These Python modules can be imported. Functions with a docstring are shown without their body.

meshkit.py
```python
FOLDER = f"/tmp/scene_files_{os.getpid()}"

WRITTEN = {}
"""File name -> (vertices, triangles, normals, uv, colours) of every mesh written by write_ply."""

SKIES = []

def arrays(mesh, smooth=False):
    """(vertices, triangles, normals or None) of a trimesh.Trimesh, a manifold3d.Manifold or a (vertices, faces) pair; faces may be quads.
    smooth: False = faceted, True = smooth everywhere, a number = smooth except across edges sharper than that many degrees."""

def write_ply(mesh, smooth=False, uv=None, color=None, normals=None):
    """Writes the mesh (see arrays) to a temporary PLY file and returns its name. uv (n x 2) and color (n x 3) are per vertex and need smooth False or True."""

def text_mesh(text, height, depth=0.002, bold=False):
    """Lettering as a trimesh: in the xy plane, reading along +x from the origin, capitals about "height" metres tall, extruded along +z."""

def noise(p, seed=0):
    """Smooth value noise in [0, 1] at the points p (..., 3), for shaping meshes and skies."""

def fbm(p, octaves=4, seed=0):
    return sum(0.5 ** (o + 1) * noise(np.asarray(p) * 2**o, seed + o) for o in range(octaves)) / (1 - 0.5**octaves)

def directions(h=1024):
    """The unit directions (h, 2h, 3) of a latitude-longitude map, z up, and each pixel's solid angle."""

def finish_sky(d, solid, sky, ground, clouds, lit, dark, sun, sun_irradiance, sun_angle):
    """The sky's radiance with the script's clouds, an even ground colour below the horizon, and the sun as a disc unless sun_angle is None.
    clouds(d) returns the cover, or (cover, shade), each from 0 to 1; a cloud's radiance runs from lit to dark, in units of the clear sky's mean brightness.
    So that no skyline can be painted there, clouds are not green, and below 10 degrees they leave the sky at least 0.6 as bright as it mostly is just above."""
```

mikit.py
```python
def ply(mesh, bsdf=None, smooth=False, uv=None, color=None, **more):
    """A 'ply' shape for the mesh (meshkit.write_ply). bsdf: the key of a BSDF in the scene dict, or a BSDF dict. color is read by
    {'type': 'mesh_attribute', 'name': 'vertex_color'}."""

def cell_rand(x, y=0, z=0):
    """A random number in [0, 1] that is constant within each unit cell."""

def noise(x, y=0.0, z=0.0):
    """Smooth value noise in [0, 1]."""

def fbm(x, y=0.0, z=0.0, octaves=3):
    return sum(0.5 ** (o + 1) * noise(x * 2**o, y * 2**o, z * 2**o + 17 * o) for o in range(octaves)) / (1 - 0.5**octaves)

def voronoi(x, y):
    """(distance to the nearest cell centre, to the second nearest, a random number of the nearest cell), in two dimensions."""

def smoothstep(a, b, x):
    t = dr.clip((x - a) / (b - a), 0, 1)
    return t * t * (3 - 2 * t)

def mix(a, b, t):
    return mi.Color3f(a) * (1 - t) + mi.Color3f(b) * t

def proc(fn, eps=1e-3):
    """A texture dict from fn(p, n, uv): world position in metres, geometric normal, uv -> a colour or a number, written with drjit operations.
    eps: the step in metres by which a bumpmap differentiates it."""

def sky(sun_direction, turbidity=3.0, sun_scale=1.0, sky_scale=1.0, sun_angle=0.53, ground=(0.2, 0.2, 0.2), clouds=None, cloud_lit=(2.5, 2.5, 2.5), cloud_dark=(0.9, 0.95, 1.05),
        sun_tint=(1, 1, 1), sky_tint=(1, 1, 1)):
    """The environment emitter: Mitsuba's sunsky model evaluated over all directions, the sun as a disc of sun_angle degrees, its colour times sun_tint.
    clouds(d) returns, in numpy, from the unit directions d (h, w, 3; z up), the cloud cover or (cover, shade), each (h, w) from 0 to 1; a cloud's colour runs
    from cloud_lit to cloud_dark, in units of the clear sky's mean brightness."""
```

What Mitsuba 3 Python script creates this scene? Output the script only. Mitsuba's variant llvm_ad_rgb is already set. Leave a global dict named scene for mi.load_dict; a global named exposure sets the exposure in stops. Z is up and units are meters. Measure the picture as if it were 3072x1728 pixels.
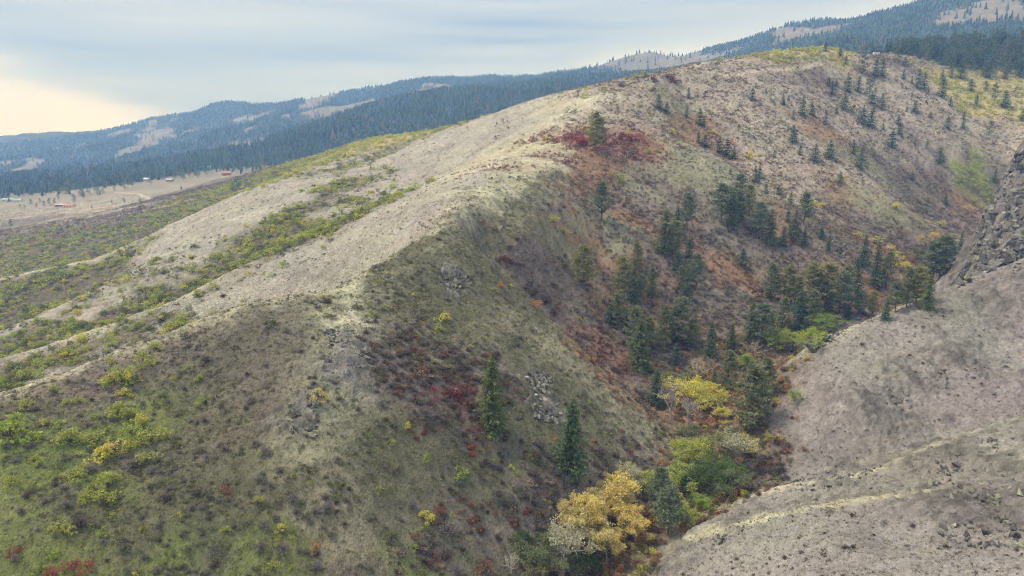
import math, numpy as np, trimesh, mitsuba as mi, drjit as dr, mikit, meshkit
from scipy.interpolate import RBFInterpolator, RectBivariateSpline
T = mi.ScalarTransform4f
scene, labels = {}, {}

# ---------------------------------------------------------------- camera, sky, exposure
PITCH, FOC = math.radians(12.3), 679.0          # drone camera, tilted 12 degrees down; focal length in pixels of a 1024 wide picture
CP, SP = math.cos(PITCH), math.sin(PITCH)
scene['haze_air'] = {'type': 'homogeneous', 'albedo': {'type': 'rgb', 'value': [0.88, 0.94, 0.99]},
                     'sigma_t': {'type': 'rgb', 'value': [0.55e-4, 1.0e-4, 2.15e-4]}, 'phase': {'type': 'isotropic'}}
scene['camera'] = {'type': 'perspective', 'fov': math.degrees(2 * math.atan(512 / FOC)), 'fov_axis': 'x', 'near_clip': 1.0, 'far_clip': 60000.0,
                   'to_world': T().look_at(origin=[0, 0, 0], target=[0, CP, -SP], up=[0, 0, 1]), 'medium': {'type': 'ref', 'id': 'haze_air'}}
SUN = (-0.50, 0.12, 0.86)
def cloud_cover(d):
    az = np.degrees(np.arctan2(d[..., 0], d[..., 1])); el = np.degrees(np.arcsin(np.clip(d[..., 2], -1, 1)))
    q = np.stack([d[..., 0], d[..., 1], d[..., 2] * 3], -1)
    n = meshkit.fbm(q * np.array([2.2, 2.2, 9.0]) + 4, 5, 3); n2 = meshkit.fbm(q * np.array([4, 4, 30.0]) + 9, 5, 8)
    # lower edge of the cloud deck: a ragged gap of bright sky above part of the horizon
    edge = np.interp(az, [-180, -120, -60, -38, -31, -25, -19, -6, 1, 8, 18, 28, 40, 90, 180], [5, 6, 7, 5.3, 3.2, 1.0, -3, -2, 4.4, 6.6, 8.0, 9.5, 8, 4, 5]) + 3.5 * (n - .5) + 2.2 * (n2 - .5)
    gap = 1 / (1 + np.exp((el - edge) / 0.42))
    deck = (.80 + .5 * (n - .5) + .38 * (n2 - .5)) * (1 - .66 * np.clip((el - 13) / 45, 0, 1))
    warm = 1 / (1 + np.exp((az + 12) / 4))
    shade = deck * (1 - gap) + (.40 - .34 * warm + .30 * (n2 - .5)) * gap
    return np.ones_like(el), np.clip(shade, 0, 1)
scene['sky'] = mikit.sky(SUN, turbidity=3, sun_scale=0.22, sun_angle=16, sun_tint=(.92, .96, 1.02), clouds=cloud_cover, cloud_lit=(1.22, 1.18, .98), cloud_dark=(.355, .475, .68), ground=(.16, .15, .13))
exposure = 3.55

# ---------------------------------------------------------------- the lie of the land
def ray(u, v):
    a, b = (np.asarray(u, float) - 512) / FOC, -(np.asarray(v, float) - 288) / FOC
    return np.stack(np.broadcast_arrays(a, CP + SP * b, -SP + CP * b), -1)
def surveyed(pts):                               # (u, v, plan distance ahead) -> world point
    p = np.asarray(pts, float); d = ray(p[:, 0], p[:, 1])
    return d / d[:, 1:2] * p[:, 2:3]
def lp(p):                                       # plan position as (bearing, log distance): conformal, so detail follows distance
    return np.stack([np.arctan2(p[..., 0], p[..., 1]), np.log(np.hypot(p[..., 0], p[..., 1]))], -1)
CTRL = []
def line(pts, drop=(), step=0.012):
    """A crest or a floor through surveyed points; drop: (metres further out, metres lower) points behind the crest."""
    w = surveyed(pts); q = np.concatenate([lp(w), w[:, 2:]], 1); out = []
    for a, b in zip(q[:-1], q[1:]):
        n = max(1, int(np.hypot(*(b - a)[:2]) / step))
        out += [a + (b - a) * k / n for k in range(n)]
    out = np.array(out + [q[-1]]); CTRL.append(out)
    r = np.exp(out[:, 1])
    for ds, dz in drop:
        CTRL.append(np.stack([out[:, 0], np.log(r + ds), out[:, 2] - dz - ds * 0], 1)[::2])
def spots(pts):
    w = surveyed(pts); CTRL.append(np.concatenate([lp(w), w[:, 2:]], 1))
def plan(pts):
    w = np.asarray(pts, float); CTRL.append(np.concatenate([lp(w), w[:, 2:]], 1))
# main spur, crest between the canyon and the benches on the left
line([(-60,405,182),(0,391,190),(80,366,200),(160,336,212),(238,306,225),(300,294,240),(342,288,250),(382,262,275),(453,222,330),(509,195,385),(556,165,460),(562,150,500),(575,123,580),(630,85,680),(700,68,760),(760,58,800),(830,48,860)])
line([(0,391,190),(80,366,200),(160,336,212),(238,306,225),(300,294,240),(342,288,250),(382,262,275)], drop=[(45,30)])
# the gully and spurs that run down to the left
line([(-60,372,290),(0,360,295),(80,335,310),(132,315,325),(185,295,345),(265,256,400),(341,221,470),(400,192,540),(450,170,600)])
line([(-60,372,290),(0,360,295),(80,335,310),(132,315,325),(185,295,345),(265,256,400)], drop=[(40,17)])
line([(-60,345,378),(8,330,385),(69,302,410),(113,281,440),(159,256,480),(190,230,540),(225,208,590)])
line([(-60,345,378),(8,330,385),(69,302,410),(113,281,440),(140,266,465)], drop=[(65,22)])
line([(-60,285,540),(0,278,545),(40,269,555),(93,260,570),(119,248,590),(185,218,640),(232,196,690),(300,170,760),(370,148,820)])
line([(-60,285,540),(0,278,545),(40,269,555),(93,260,570),(119,248,590),(185,218,640)], drop=[(90,26)])
line([(232,196,690),(300,170,760)], drop=[(70,10)])
line([(-60,232,880),(0,230,880),(40,224,880),(93,215,900),(150,203,930),(200,192,970),(240,181,1040)])
line([(-60,232,880),(0,230,880),(40,224,880),(93,215,900)], drop=[(60,8)])
# skyline of the hill's left flank
line([(575,88,740),(520,103,745),(480,118,760),(432,131,850),(380,138,950),(330,154,1000),(290,163,1050),(255,170,1100),(232,176,1150)], drop=[(160,34)])
spots([(640,75,760),(700,62,800)])
line([(640,76,760),(700,62,810),(770,52,850),(830,46,890)], drop=[(120,10)])
spots([(470,160,560),(430,160,640),(470,135,680),(520,120,660),(540,105,710),(380,160,760)])
# near face of the spur: bowl, rocky nose, second spur
line([(342,288,250),(350,305,233),(358,345,208),(352,400,183),(338,460,163),(325,520,148),(318,576,137)])
line([(330,330,214),(318,390,182)],step=.03)
spots([(420,330,232),(450,370,212),(470,410,200),(420,400,192),(500,450,192),(440,480,172),(400,520,158),(480,540,162),(390,570,142),(460,300,258),(520,400,214),(560,480,190),(540,530,174)])
line([(453,222,330),(480,250,312),(500,268,305),(560,330,285),(610,375,266),(660,422,250),(690,442,240)])
line([(480,250,312),(500,268,305),(560,330,285),(610,375,266),(650,412,252)], drop=[(26,13)])
spots([(0,470,150),(100,440,165),(200,420,178),(0,560,126),(100,540,135),(200,520,142),(250,470,158),(-60,500,140),(260,380,190),(160,390,186),(-60,580,122)])
line([(-80,640,112),(100,640,116),(330,640,122),(480,640,138),(560,620,150)],step=.03)
# canyon floor
line([(520,640,142),(560,585,163),(620,532,184),(660,498,205),(690,468,222),(705,432,246),(740,386,286),(800,346,332),(860,316,372),(920,291,415),(965,250,520),(1000,205,690)])
# right bank: three spurs one behind the other
line([(640,580,163),(683,538,174),(749,518,166),(815,504,163),(868,494,162),(941,489,160),(1024,476,158),(1100,468,156)])
line([(749,518,166),(815,504,163),(868,494,162),(941,489,160),(1024,476,158)], drop=[(9,4.5)])
line([(705,515,192),(773,488,190),(829,479,187),(882,466,186),(935,441,192),(1024,414,198),(1100,395,204)])
line([(773,488,190),(829,479,187),(882,466,186),(935,441,192),(1024,414,198),(1100,395,204)], drop=[(14,8)])
line([(755,395,262),(770,380,258),(800,352,258),(830,335,262),(870,318,268),(910,302,276),(950,285,285),(1024,260,300),(1100,235,320)])
line([(800,352,258),(830,335,262),(870,318,268),(910,302,276),(950,285,285),(1024,260,300)], drop=[(22,13)])
spots([(850,400,222),(950,380,228),(780,440,222),(1000,340,250),(900,350,248),(1024,380,222)])
spots([(700,590,146),(800,590,128),(900,590,119),(1024,590,112),(1100,560,116),(900,540,138),(1000,520,140),(1024,640,100),(800,640,110)])
# cliff spur on the right
line([(952,290,352),(962,272,366),(975,245,388),(985,215,410),(1000,180,445),(1015,158,475),(1040,138,505),(1100,110,560)])
line([(975,245,388),(985,215,410),(1000,180,445),(1015,158,475),(1040,138,505)], drop=[(60,40)])
spots([(985,262,330),(1010,230,345),(1040,190,380),(1100,170,420)])
# the big hillside beyond the canyon, with its ribs and gullies
spots([(520,235,346),(545,216,374),(500,218,366),(530,200,388),(600,310,345),(640,370,305),(560,200,408),(560,250,365),(600,260,392),(640,240,400),(600,200,450),(640,160,520),(600,150,500),(640,120,600),(700,300,368),(760,330,338),(700,220,450),(780,260,430),(850,290,395),(880,250,450)])
line([(660,128,585),(681,140,570),(717,154,545),(740,170,520),(767,193,490),(800,215,470)])
line([(681,140,570),(717,154,545),(740,170,520),(767,193,490)], drop=[(22,8)])
line([(650,78,700),(666,86,685),(694,112,640),(720,132,620)])
line([(666,86,685),(694,112,640)], drop=[(20,5)])
spots([(800,180,560),(850,150,640),(800,120,680),(740,100,690),(900,200,560),(900,120,740),(930,230,520),(960,150,720),(860,90,800),(800,75,790),(900,65,870),(876,56,880),(1000,100,850),(950,90,850)])
spots([(1024,66,960),(980,66,930),(940,56,1010),(900,55,990),(1100,50,1000)])
line([(880,53,960),(900,53,1010),(940,50,1080),(980,46,1150),(1024,42,1200),(1100,35,1260)], drop=[(160,8),(420,35)])
# valley benches and the forested mountains
spots([(0,205,1250),(60,196,1250),(150,192,1250),(0,190,1700),(100,185,1650),(200,172,1500),(0,180,2100),(100,172,2100),(-80,200,1300),(-80,180,2100),(250,165,1600),(330,150,1800)])
line([(100,184,2300),(165,174,2300),(225,160,2350),(265,147,2400),(300,134,2400),(341,119,2500),(380,108,2500),(447,96,2600),(500,90,2650),(560,86,2700),(620,82,2700)], drop=[(500,120)], step=.03)
line([(0,182,2500),(60,172,2700),(120,158,2900),(175,142,3100),(230,128,3300),(290,116,3500),(330,108,3600)], drop=[(350,70)], step=.03)
line([(0,160,3600),(60,148,3900),(110,140,4100),(160,130,4300)], drop=[(300,60)], step=.03)
line([(-120,140,7500),(0,138,7500),(25,140,7500)],step=.03)
line([(u, v + 3.2, d) for u, v, d in [(28,138,5600),(60,130,5600),(78,134,5400),(95,127,5300),(110,129,5200),(130,124,5100),(150,117,5000),(175,112,5000),(195,113,5000),(206,105,5000),(225,100,5000),(245,102,5000),(258,106,5000),(275,104,5000),(300,104,5000),(330,97,5000),(365,91,4900),(395,86,4800),(430,78,4600),(450,77,4500),(480,79,4500),(505,80,4400),(520,76,4200),(540,75,4000),(580,71,3900),(600,67,3800),(615,60,3750),(632,52,3700),(645,49,3600),(660,51,3600),(680,53,3600),(700,51,3600),(720,46,3500),(745,41,3500),(765,34,3500),(785,27,3400),(800,25,3300),(812,19,3200),(830,22,3150),(845,25,3100),(862,23,3000),(872,18,2950),(882,17,2900),(895,12,2800),(910,5,2800),(930,-4,2800),(960,-14,2800),(1024,-30,2800),(1120,-50,2800)]], drop=[(900,180)], step=.012)
spots([(700,75,2200),(780,70,2000),(850,40,1800),(620,80,2900),(560,82,3200)])
th = np.radians([-178,-150,-120,-90,-70,-55,55,70,90,120,150,178])
for rr, zz in ((25,-100),(70,-100),(150,-95),(400,-90),(1500,-60),(5000,100),(16000,150)):
    plan([(rr*np.sin(a), rr*np.cos(a), zz) for a in th if abs(a) > 1.3 or rr < 70 or rr > 9000])
plan([(rr*np.sin(a), rr*np.cos(a), -104 + (rr-25)*.05) for rr in (25,50,80) for a in np.radians([-40,-20,0,20,40])])
plan([(rr*np.sin(a), rr*np.cos(a), z) for rr,z in ((11000,-60),(18000,-60)) for a in np.radians([-45,-30,-15,0,15,30,45])])
CTRL = np.concatenate(CTRL)
_, first = np.unique(np.round(CTRL[:, :2] / .006).astype(int), axis=0, return_index=True)
CTRL = CTRL[np.sort(first)]
rbf = RBFInterpolator(CTRL[:, :2], CTRL[:, 2], kernel='linear', degree=1, smoothing=2e-4)
AZ = np.concatenate([np.radians(np.linspace(-180, -50, 40)[:-1]), np.radians(np.linspace(-50, 50, 420)), np.radians(np.linspace(50, 180, 40)[1:])])
LR = np.linspace(math.log(20), math.log(20000), 520)
zz = rbf(np.stack(np.meshgrid(AZ, LR, indexing='ij'), -1).reshape(-1, 2)).reshape(len(AZ), len(LR))
from scipy.ndimage import gaussian_filter
zz = gaussian_filter(zz, (1.0, 1.0))
base_spline = RectBivariateSpline(AZ, LR, zz, kx=2, ky=2)

# ---------------------------------------------------------------- fine relief
def sm(a, b, x):
    t = np.clip((x - a) / (b - a), 0, 1); return t * t * (3 - 2 * t)
def n3(x, y, f, seed, octs=1):
    q = np.stack([x * f, y * f, np.full_like(x, seed * 7.3)], -1)
    return meshkit.fbm(q, octs, seed)
def seg_dist(x, y, poly):
    best = np.full(x.shape, 1e9)
    for a, b in zip(poly[:-1], poly[1:]):
        ab = b[:2] - a[:2]; t = np.clip(((x - a[0]) * ab[0] + (y - a[1]) * ab[1]) / max(ab @ ab, 1e-9), 0, 1)
        best = np.minimum(best, np.hypot(x - a[0] - t * ab[0], y - a[1] - t * ab[1]))
    return best
CRAG = surveyed([(968,284,345),(985,262,345),(990,235,375),(1003,205,410),(1015,180,440),(1035,160,470)])
def crag(x, y):
    a, r = np.arctan2(x, y), np.hypot(x, y); m = np.zeros_like(x); k = (a > .5) & (a < .9) & (r > 300) & (r < 640)
    if np.any(k): m[k] = 1 - sm(24, 44, seg_dist(x[k], y[k], CRAG))
    return m
def height(x, y, rough=None):
    x, y = np.asarray(x, float), np.asarray(y, float)
    r = np.hypot(x, y); a = np.arctan2(x, y)
    z = base_spline.ev(a, np.log(np.clip(r, 21, 19500)))
    near = 1 - sm(1100, 2200, r); far = sm(1400, 3000, r)
    z = z + near * (1.7 * (n3(x, y, 1 / 38., 1) - .5) + 1.4 * (n3(x, y, 1 / 13., 2) - .5) + 1.0 * (n3(x, y, 1 / 4.6, 3) - .5) + .7 * (n3(x, y, 1 / 1.7, 4) - .5))
    # rills running down the hillside beyond the canyon
    hs = sm(330, 420, r) * near * sm(.02, .12, a)
    s, t = x * .83 + y * .55, -x * .55 + y * .83
    z = z - hs * 3.2 * np.abs(2 * n3(s + 9 * n3(x, y, 1 / 60., 9), t * .22, 1 / 34., 5) - 1)
    if np.any(far > 0):
        rid = lambda f, sd: 1 - np.abs(2 * n3(x, y, f, sd) - 1)
        z = z + far * (.42 + .58 * sm(2400, 4600, r)) * (42 * (rid(1 / 800., 11) - .75) + 58 * (rid(1 / 310., 12) - .74) + 14 * (rid(1 / 110., 13) - .7))
    m = crag(x, y)
    if np.any(m > 0):
        q = x * .6 - y * .8
        z = z + m * (9 * (np.abs(2 * n3(q, z, 1 / 11., 26, 2) - 1) - .25) + 6 * (np.abs(2 * n3(x, y, 1 / 6., 27, 2) - 1) - .3) + 2.6 * (np.abs(2 * n3(x, y, 1 / 2.4, 28) - 1) - .3))
    if rough is not None:
        c = np.abs(2 * n3(x, y, 1 / 3.4, 21) - 1) + .5 * np.abs(2 * n3(x, y, 1 / 1.5, 22) - 1)
        z = z + rough * (1.5 - 1.9 * c + 1.6 * (n3(x, y, 1 / 7., 23) - .5))
    return z
STEP = np.linspace(math.log(60), math.log(9000), 420)
def hit(u, v):
    """Where the line of sight through (u, v) first meets the land."""
    u, v = np.broadcast_arrays(np.atleast_1d(np.asarray(u, float)), np.atleast_1d(np.asarray(v, float)))
    d = ray(u, v); hr = np.hypot(d[:, 0], d[:, 1]); az = np.arctan2(d[:, 0], d[:, 1]); tan = d[:, 2] / hr
    out = np.zeros((len(u), 3)); R = np.exp(STEP)
    for i in range(len(u)):
        gap = base_spline(az[i], STEP)[0] - tan[i] * R; m = 5 + 110 * sm(1400, 3000, R)
        a = int(np.argmax(gap > -m)) if (gap > -m).any() else len(R) - 2
        b = a + int(np.argmax(gap[a:] > m[a:])) if (gap[a:] > m[a:]).any() else len(R) - 1
        r = np.exp(np.linspace(STEP[max(a - 1, 0)], STEP[b], max(24, 8 * (b - a + 1)))); z = height(r * math.sin(az[i]), r * math.cos(az[i]))
        k = int(np.argmax(z > tan[i] * r)) if (z > tan[i] * r).any() else len(r) - 1
        out[i] = r[k] * math.sin(az[i]), r[k] * math.cos(az[i]), z[k]
    return out

# ---------------------------------------------------------------- ground cover
COVER = dict(pale=(.40, .385, .295), mauve=(.315, .30, .265), ash=(.238, .223, .216), olive=(.122, .122, .08), green=(.14, .165, .06), brown=(.165, .142, .128), umber=(.15, .133, .106),
             red=(.20, .12, .09), rust=(.23, .155, .10), tan=(.295, .26, .22), rock=(.165, .157, .148), sage=(.215, .21, .15), gully=(.135, .12, .085),
             floor=(.075, .08, .06), dirt=(.46, .40, .33), litter=(.17, .135, .10), yellow=(.34, .30, .15), bald=(.22, .20, .165), field=(.28, .26, .215), lime=(.24, .27, .08))
NAMES = list(COVER); PAL = np.array([COVER[k] for k in NAMES])
CP_ = [  # ground cover seen at these points of the survey photograph
 *[(u, v, 'green') for u, v in [(15,440),(60,455),(110,440),(40,480),(95,490),(20,520),(130,415),(60,575),(20,575),(420,575),(250,555),(290,540),(170,560)]],
 *[(u, v, 'olive') for u, v in [(30,420),(120,470),(180,460),(230,470),(200,510),(150,540),(220,560),(80,530),(60,500),(240,420),(270,500),(140,400),(420,445),(460,470),(520,420),(380,490),(420,520),(480,500),(410,300),(440,320),(500,300),(390,440),(550,440),(600,440),(470,560),(540,400),(200,375),(300,480),(385,282),(410,272),(440,252),(470,240),(500,232),(520,228),(545,208),(505,220),(530,215),(470,280),(500,295),(440,275),(480,310),(520,350),(560,395),(590,420),(370,310),(395,320)]],
 *[(u, v, 'umber') for u, v in [(190,345),(240,330),(280,310),(215,370),(260,360),(290,345),(150,370),(270,400),(100,400),(230,440),(350,580)]],
 *[(u, v, 'brown') for u, v in [(410,345),(430,365),(400,370),(450,375),(560,480),(600,470),(630,450),(480,530),(520,545),(560,525),(430,550),(640,470),(590,500),(400,330)]],
 *[(u, v, 'red') for u, v in [(458,390),(598,335),(620,362),(570,138),(590,144),(640,142),(562,160)]],
 *[(u, v, 'sage') for u, v in [(335,310),(320,345),(310,385),(318,420),(305,460),(325,505),(340,545),(510,330),(540,345),(570,368),(600,392),(640,424),(350,325),(620,420),(300,520)]],
 *[(u, v, 'pale') for u, v in [(490,195),(530,160),(540,150),(550,125),(565,105),(590,100),(500,155)]],
 *[(u, v, 'mauve') for u, v in [(350,240),(300,255),(260,280),(420,180),(450,150),(480,130),(380,215),(330,215),(300,200),(262,212),(222,232),(200,262),(170,285),(130,300),(90,318),(40,350),(282,195),(360,190),(400,160),(200,310),(150,332),(100,352),(50,372),(440,170),(520,125),(400,230),(430,215),(460,205),(480,180),(370,252),(230,215),(250,207),(280,200),(310,188),(350,175),(390,160),(330,180),(410,148),(200,228),(215,210),(135,260),(155,247),(178,235),(202,219),(222,209),(247,199),(272,188),(302,178),(332,167),(362,159)]],
 *[(u, v, 'ash') for u, v in [(800,400),(850,380),(900,340),(950,320),(1000,290),(850,440),(900,400),(960,380),(1000,350),(1010,390),(800,470),(780,420),(840,350),(700,570),(760,560),(820,560),(880,540),(800,520),(860,510),(920,560),(720,540),(870,475),(820,485),(960,470),(1010,450),(980,540),(1020,570)]],
 *[(u, v, 'gully') for u, v in [(20,245),(60,245),(100,240),(140,225),(30,258),(80,255),(170,212),(200,200),(10,300),(50,290),(90,280),(115,268),(30,318),(60,305),(5,325),(300,240),(280,250),(255,258),(230,268),(205,283),(180,293),(155,303),(130,315),(100,327),(60,340),(20,352),(160,322),(135,335),(100,347),(310,228),(280,175),(60,362),(20,372),(330,170),(370,158)]],
 *[(u, v, 'gully') for u, v in [(272,242),(283,232),(293,226),(305,212),(320,196),(333,188),(345,180),(285,245),(300,232),(195,278),(175,286),(162,293),(122,315),(75,290),(100,275),(60,300),(30,305),(110,270),(90,285),(40,285)]],
 *[(u, v, 'rust') for u, v in [(590,240),(618,268),(642,295),(672,332),(620,215),(705,255),(742,275),(565,228),(600,300)]],
 *[(u, v, 'yellow') for u, v in [(350,151),(395,139),(325,161),(295,172),(790,55),(830,56),(985,100),(1005,95),(960,85),(1015,110),(970,110)]],
 *[(u, v, 'brown') for u, v in [(560,215),(600,240),(640,210),(600,205),(640,260),(680,260),(720,240),(660,300),(700,310),(740,300),(780,290),(760,250),(800,270),(620,300),(700,200),(650,185),(700,340),(640,330),(760,340),(840,250),(820,230),(880,230),(900,240),(860,215),(930,210),(620,275),(820,80),(885,60),(920,168),(940,178),(970,180),(1000,178),(960,150),(935,155),(900,175),(940,195),(540,255),(525,245),(575,305),(590,318),(575,285),(635,380),(560,283),(470,375),(440,385),(430,395),(480,400),(500,385),(640,352),(610,320)]],
 *[(u, v, 'rust') for u, v in [(590,175),(580,190),(610,170),(700,125),(690,120),(640,400),(660,415),(840,280),(880,290),(850,200),(900,260),(700,420),(610,380),(820,130),(770,215),(960,200)]],
 *[(u, v, 'tan') for u, v in [(600,115),(640,100),(680,95),(720,90),(760,85),(650,120),(720,115),(760,110),(800,105),(780,130),(830,120),(860,130),(740,140),(780,150),(820,160),(850,170),(900,160),(800,180),(780,200),(880,190),(930,160),(880,120),(920,100),(620,85),(720,70),(760,70),(890,55),(930,140),(955,135),(985,150),(910,150),(990,135),(840,82),(870,77),(850,97),(890,92),(912,86),(920,120),(900,80),(940,140),(720,160),(1000,130),(1010,160)]],
 *[(u, v, 'sage') for u, v in [(690,150),(715,165),(740,185),(760,205),(680,175),(720,190),(700,160),(640,190),(610,220),(580,230),(740,215),(840,155),(870,165),(860,205),(880,210),(665,95),(680,105),(560,240),(620,250)]],
 *[(u, v, 'rock') for u, v in [(985,215),(1000,200),(1010,230),(990,250),(975,265),(960,285),(1020,210),(1000,265),(1020,245),(830,328),(845,322),(820,338),(345,350),(335,372),(302,412),(450,276),(548,408),(960,460),(980,440),(1000,460),(950,490),(990,490),(970,520),(1010,510),(890,395),(868,402),(700,536),(920,456),(850,464),(820,486),(740,522),(905,370),(1000,300),(960,350)]],
 *[(u, v, 'litter') for u, v in [(720,400),(700,440),(680,470),(740,440),(760,450),(650,500),(660,520),(620,540),(600,560),(690,500),(760,400),(780,350),(740,370),(720,350),(800,330),(750,420),(850,310)]],
 *[(u, v, 'brown') for u, v in [(755,465),(765,460),(745,475)]],
 *[(u, v, 'lime') for u, v in [(948,164),(962,166),(978,167)]],
 *[(u, v, 'field') for u, v in [(20,208),(60,206),(100,204),(130,200),(60,218),(100,213),(30,190),(50,185),(140,190),(200,182)]],
 *[(u, v, 'brown') for u, v in [(30,222),(60,222),(90,222),(180,192),(200,188),(120,215)]],
 *[(u, v, 'floor') for u, v in [(40,178),(100,176),(160,172),(200,166),(230,165),(0,182),(260,156),(70,180),(130,178),(100,150),(160,140),(250,140),(300,125),(350,115),(400,110),(450,100),(500,95),(220,120),(560,80),(640,60),(700,60),(760,50),(300,110),(400,92),(960,50),(1000,40),(1010,65),(940,60),(1020,50),(920,40),(840,30),(900,30)]],
]
cp_w = hit([c[0] for c in CP_], [c[1] for c in CP_]); cp_t = np.array([NAMES.index(c[2]) for c in CP_])
from scipy.spatial import cKDTree
cp_tree = cKDTree(lp(cp_w))
R1 = [(-60,405,182),(0,391,190),(80,366,200),(160,336,212),(238,306,225),(300,294,240),(342,288,250),(382,262,275),(453,222,330),(509,195,385),(556,165,460),(562,150,500)]
R2 = [(-60,372,290),(0,360,295),(80,335,310),(132,315,325),(185,295,345),(265,256,400),(341,221,470),(400,192,540)]
R3 = [(-60,345,378),(8,330,385),(69,302,410),(113,281,440),(159,256,480),(190,230,540),(225,208,590)]
R4 = [(-60,285,540),(0,278,545),(40,269,555),(93,260,570),(119,248,590),(185,218,640),(232,196,690),(300,170,760)]
R5 = [(-60,232,880),(0,230,880),(40,224,880),(93,215,900),(150,203,930)]
STROKES = [(R1, 11, 'pale', .85), ([(u + 5, v + 10, d - 11) for u, v, d in R1[6:11]], 8, 'olive', .85), ([(u + 2, v + 17, d - 16) for u, v, d in R1[1:6]], 7, 'umber', .7), (R2, 12, 'mauve', .9), (R2, 6, 'pale', .4), (R3, 10, 'mauve', .95), (R4, 12, 'mauve', .95), (R4, 5, 'pale', .6), (R5, 14, 'field', .9),
           ([(453,222,330),(480,250,312),(500,268,305),(560,330,285),(610,375,266),(660,422,250),(690,442,240)], 8, 'sage', .8),
           ([(705,515,192),(773,488,190),(829,479,187),(882,466,186),(935,441,192),(1024,414,198)], 3.2, 'pale', .8),
           ([(683,538,174),(749,518,166),(815,504,163),(868,494,162),(941,489,160)], 3.0, 'pale', .8),
           ([(800,352,258),(870,318,268),(910,302,276),(950,285,285),(1024,260,300)], 4, 'pale', .7),
           ([(681,140,570),(717,154,545),(740,170,520),(767,193,490)], 10, 'sage', .8),
           ([(342,288,250),(350,305,233),(345,325,220)], 7, 'pale', .7)]
STROKES = [(surveyed(p), w, NAMES.index(k), s) for p, w, k, s in STROKES]
TRAILS = [hit(*np.array(p, float).T) for p in ([(341,147),(360,152),(380,158),(392,164)], [(395,130),(420,141),(445,146)], [(562,122),(561,135),(560,146)], [(0,220),(30,217),(60,213),(95,208),(130,203),(150,199),(140,194),(115,192)], [(60,213),(95,211),(135,207)], [(820,64),(800,68),(770,70),(745,74),(720,75)], [(120,215),(160,207),(190,200)])]
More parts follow.
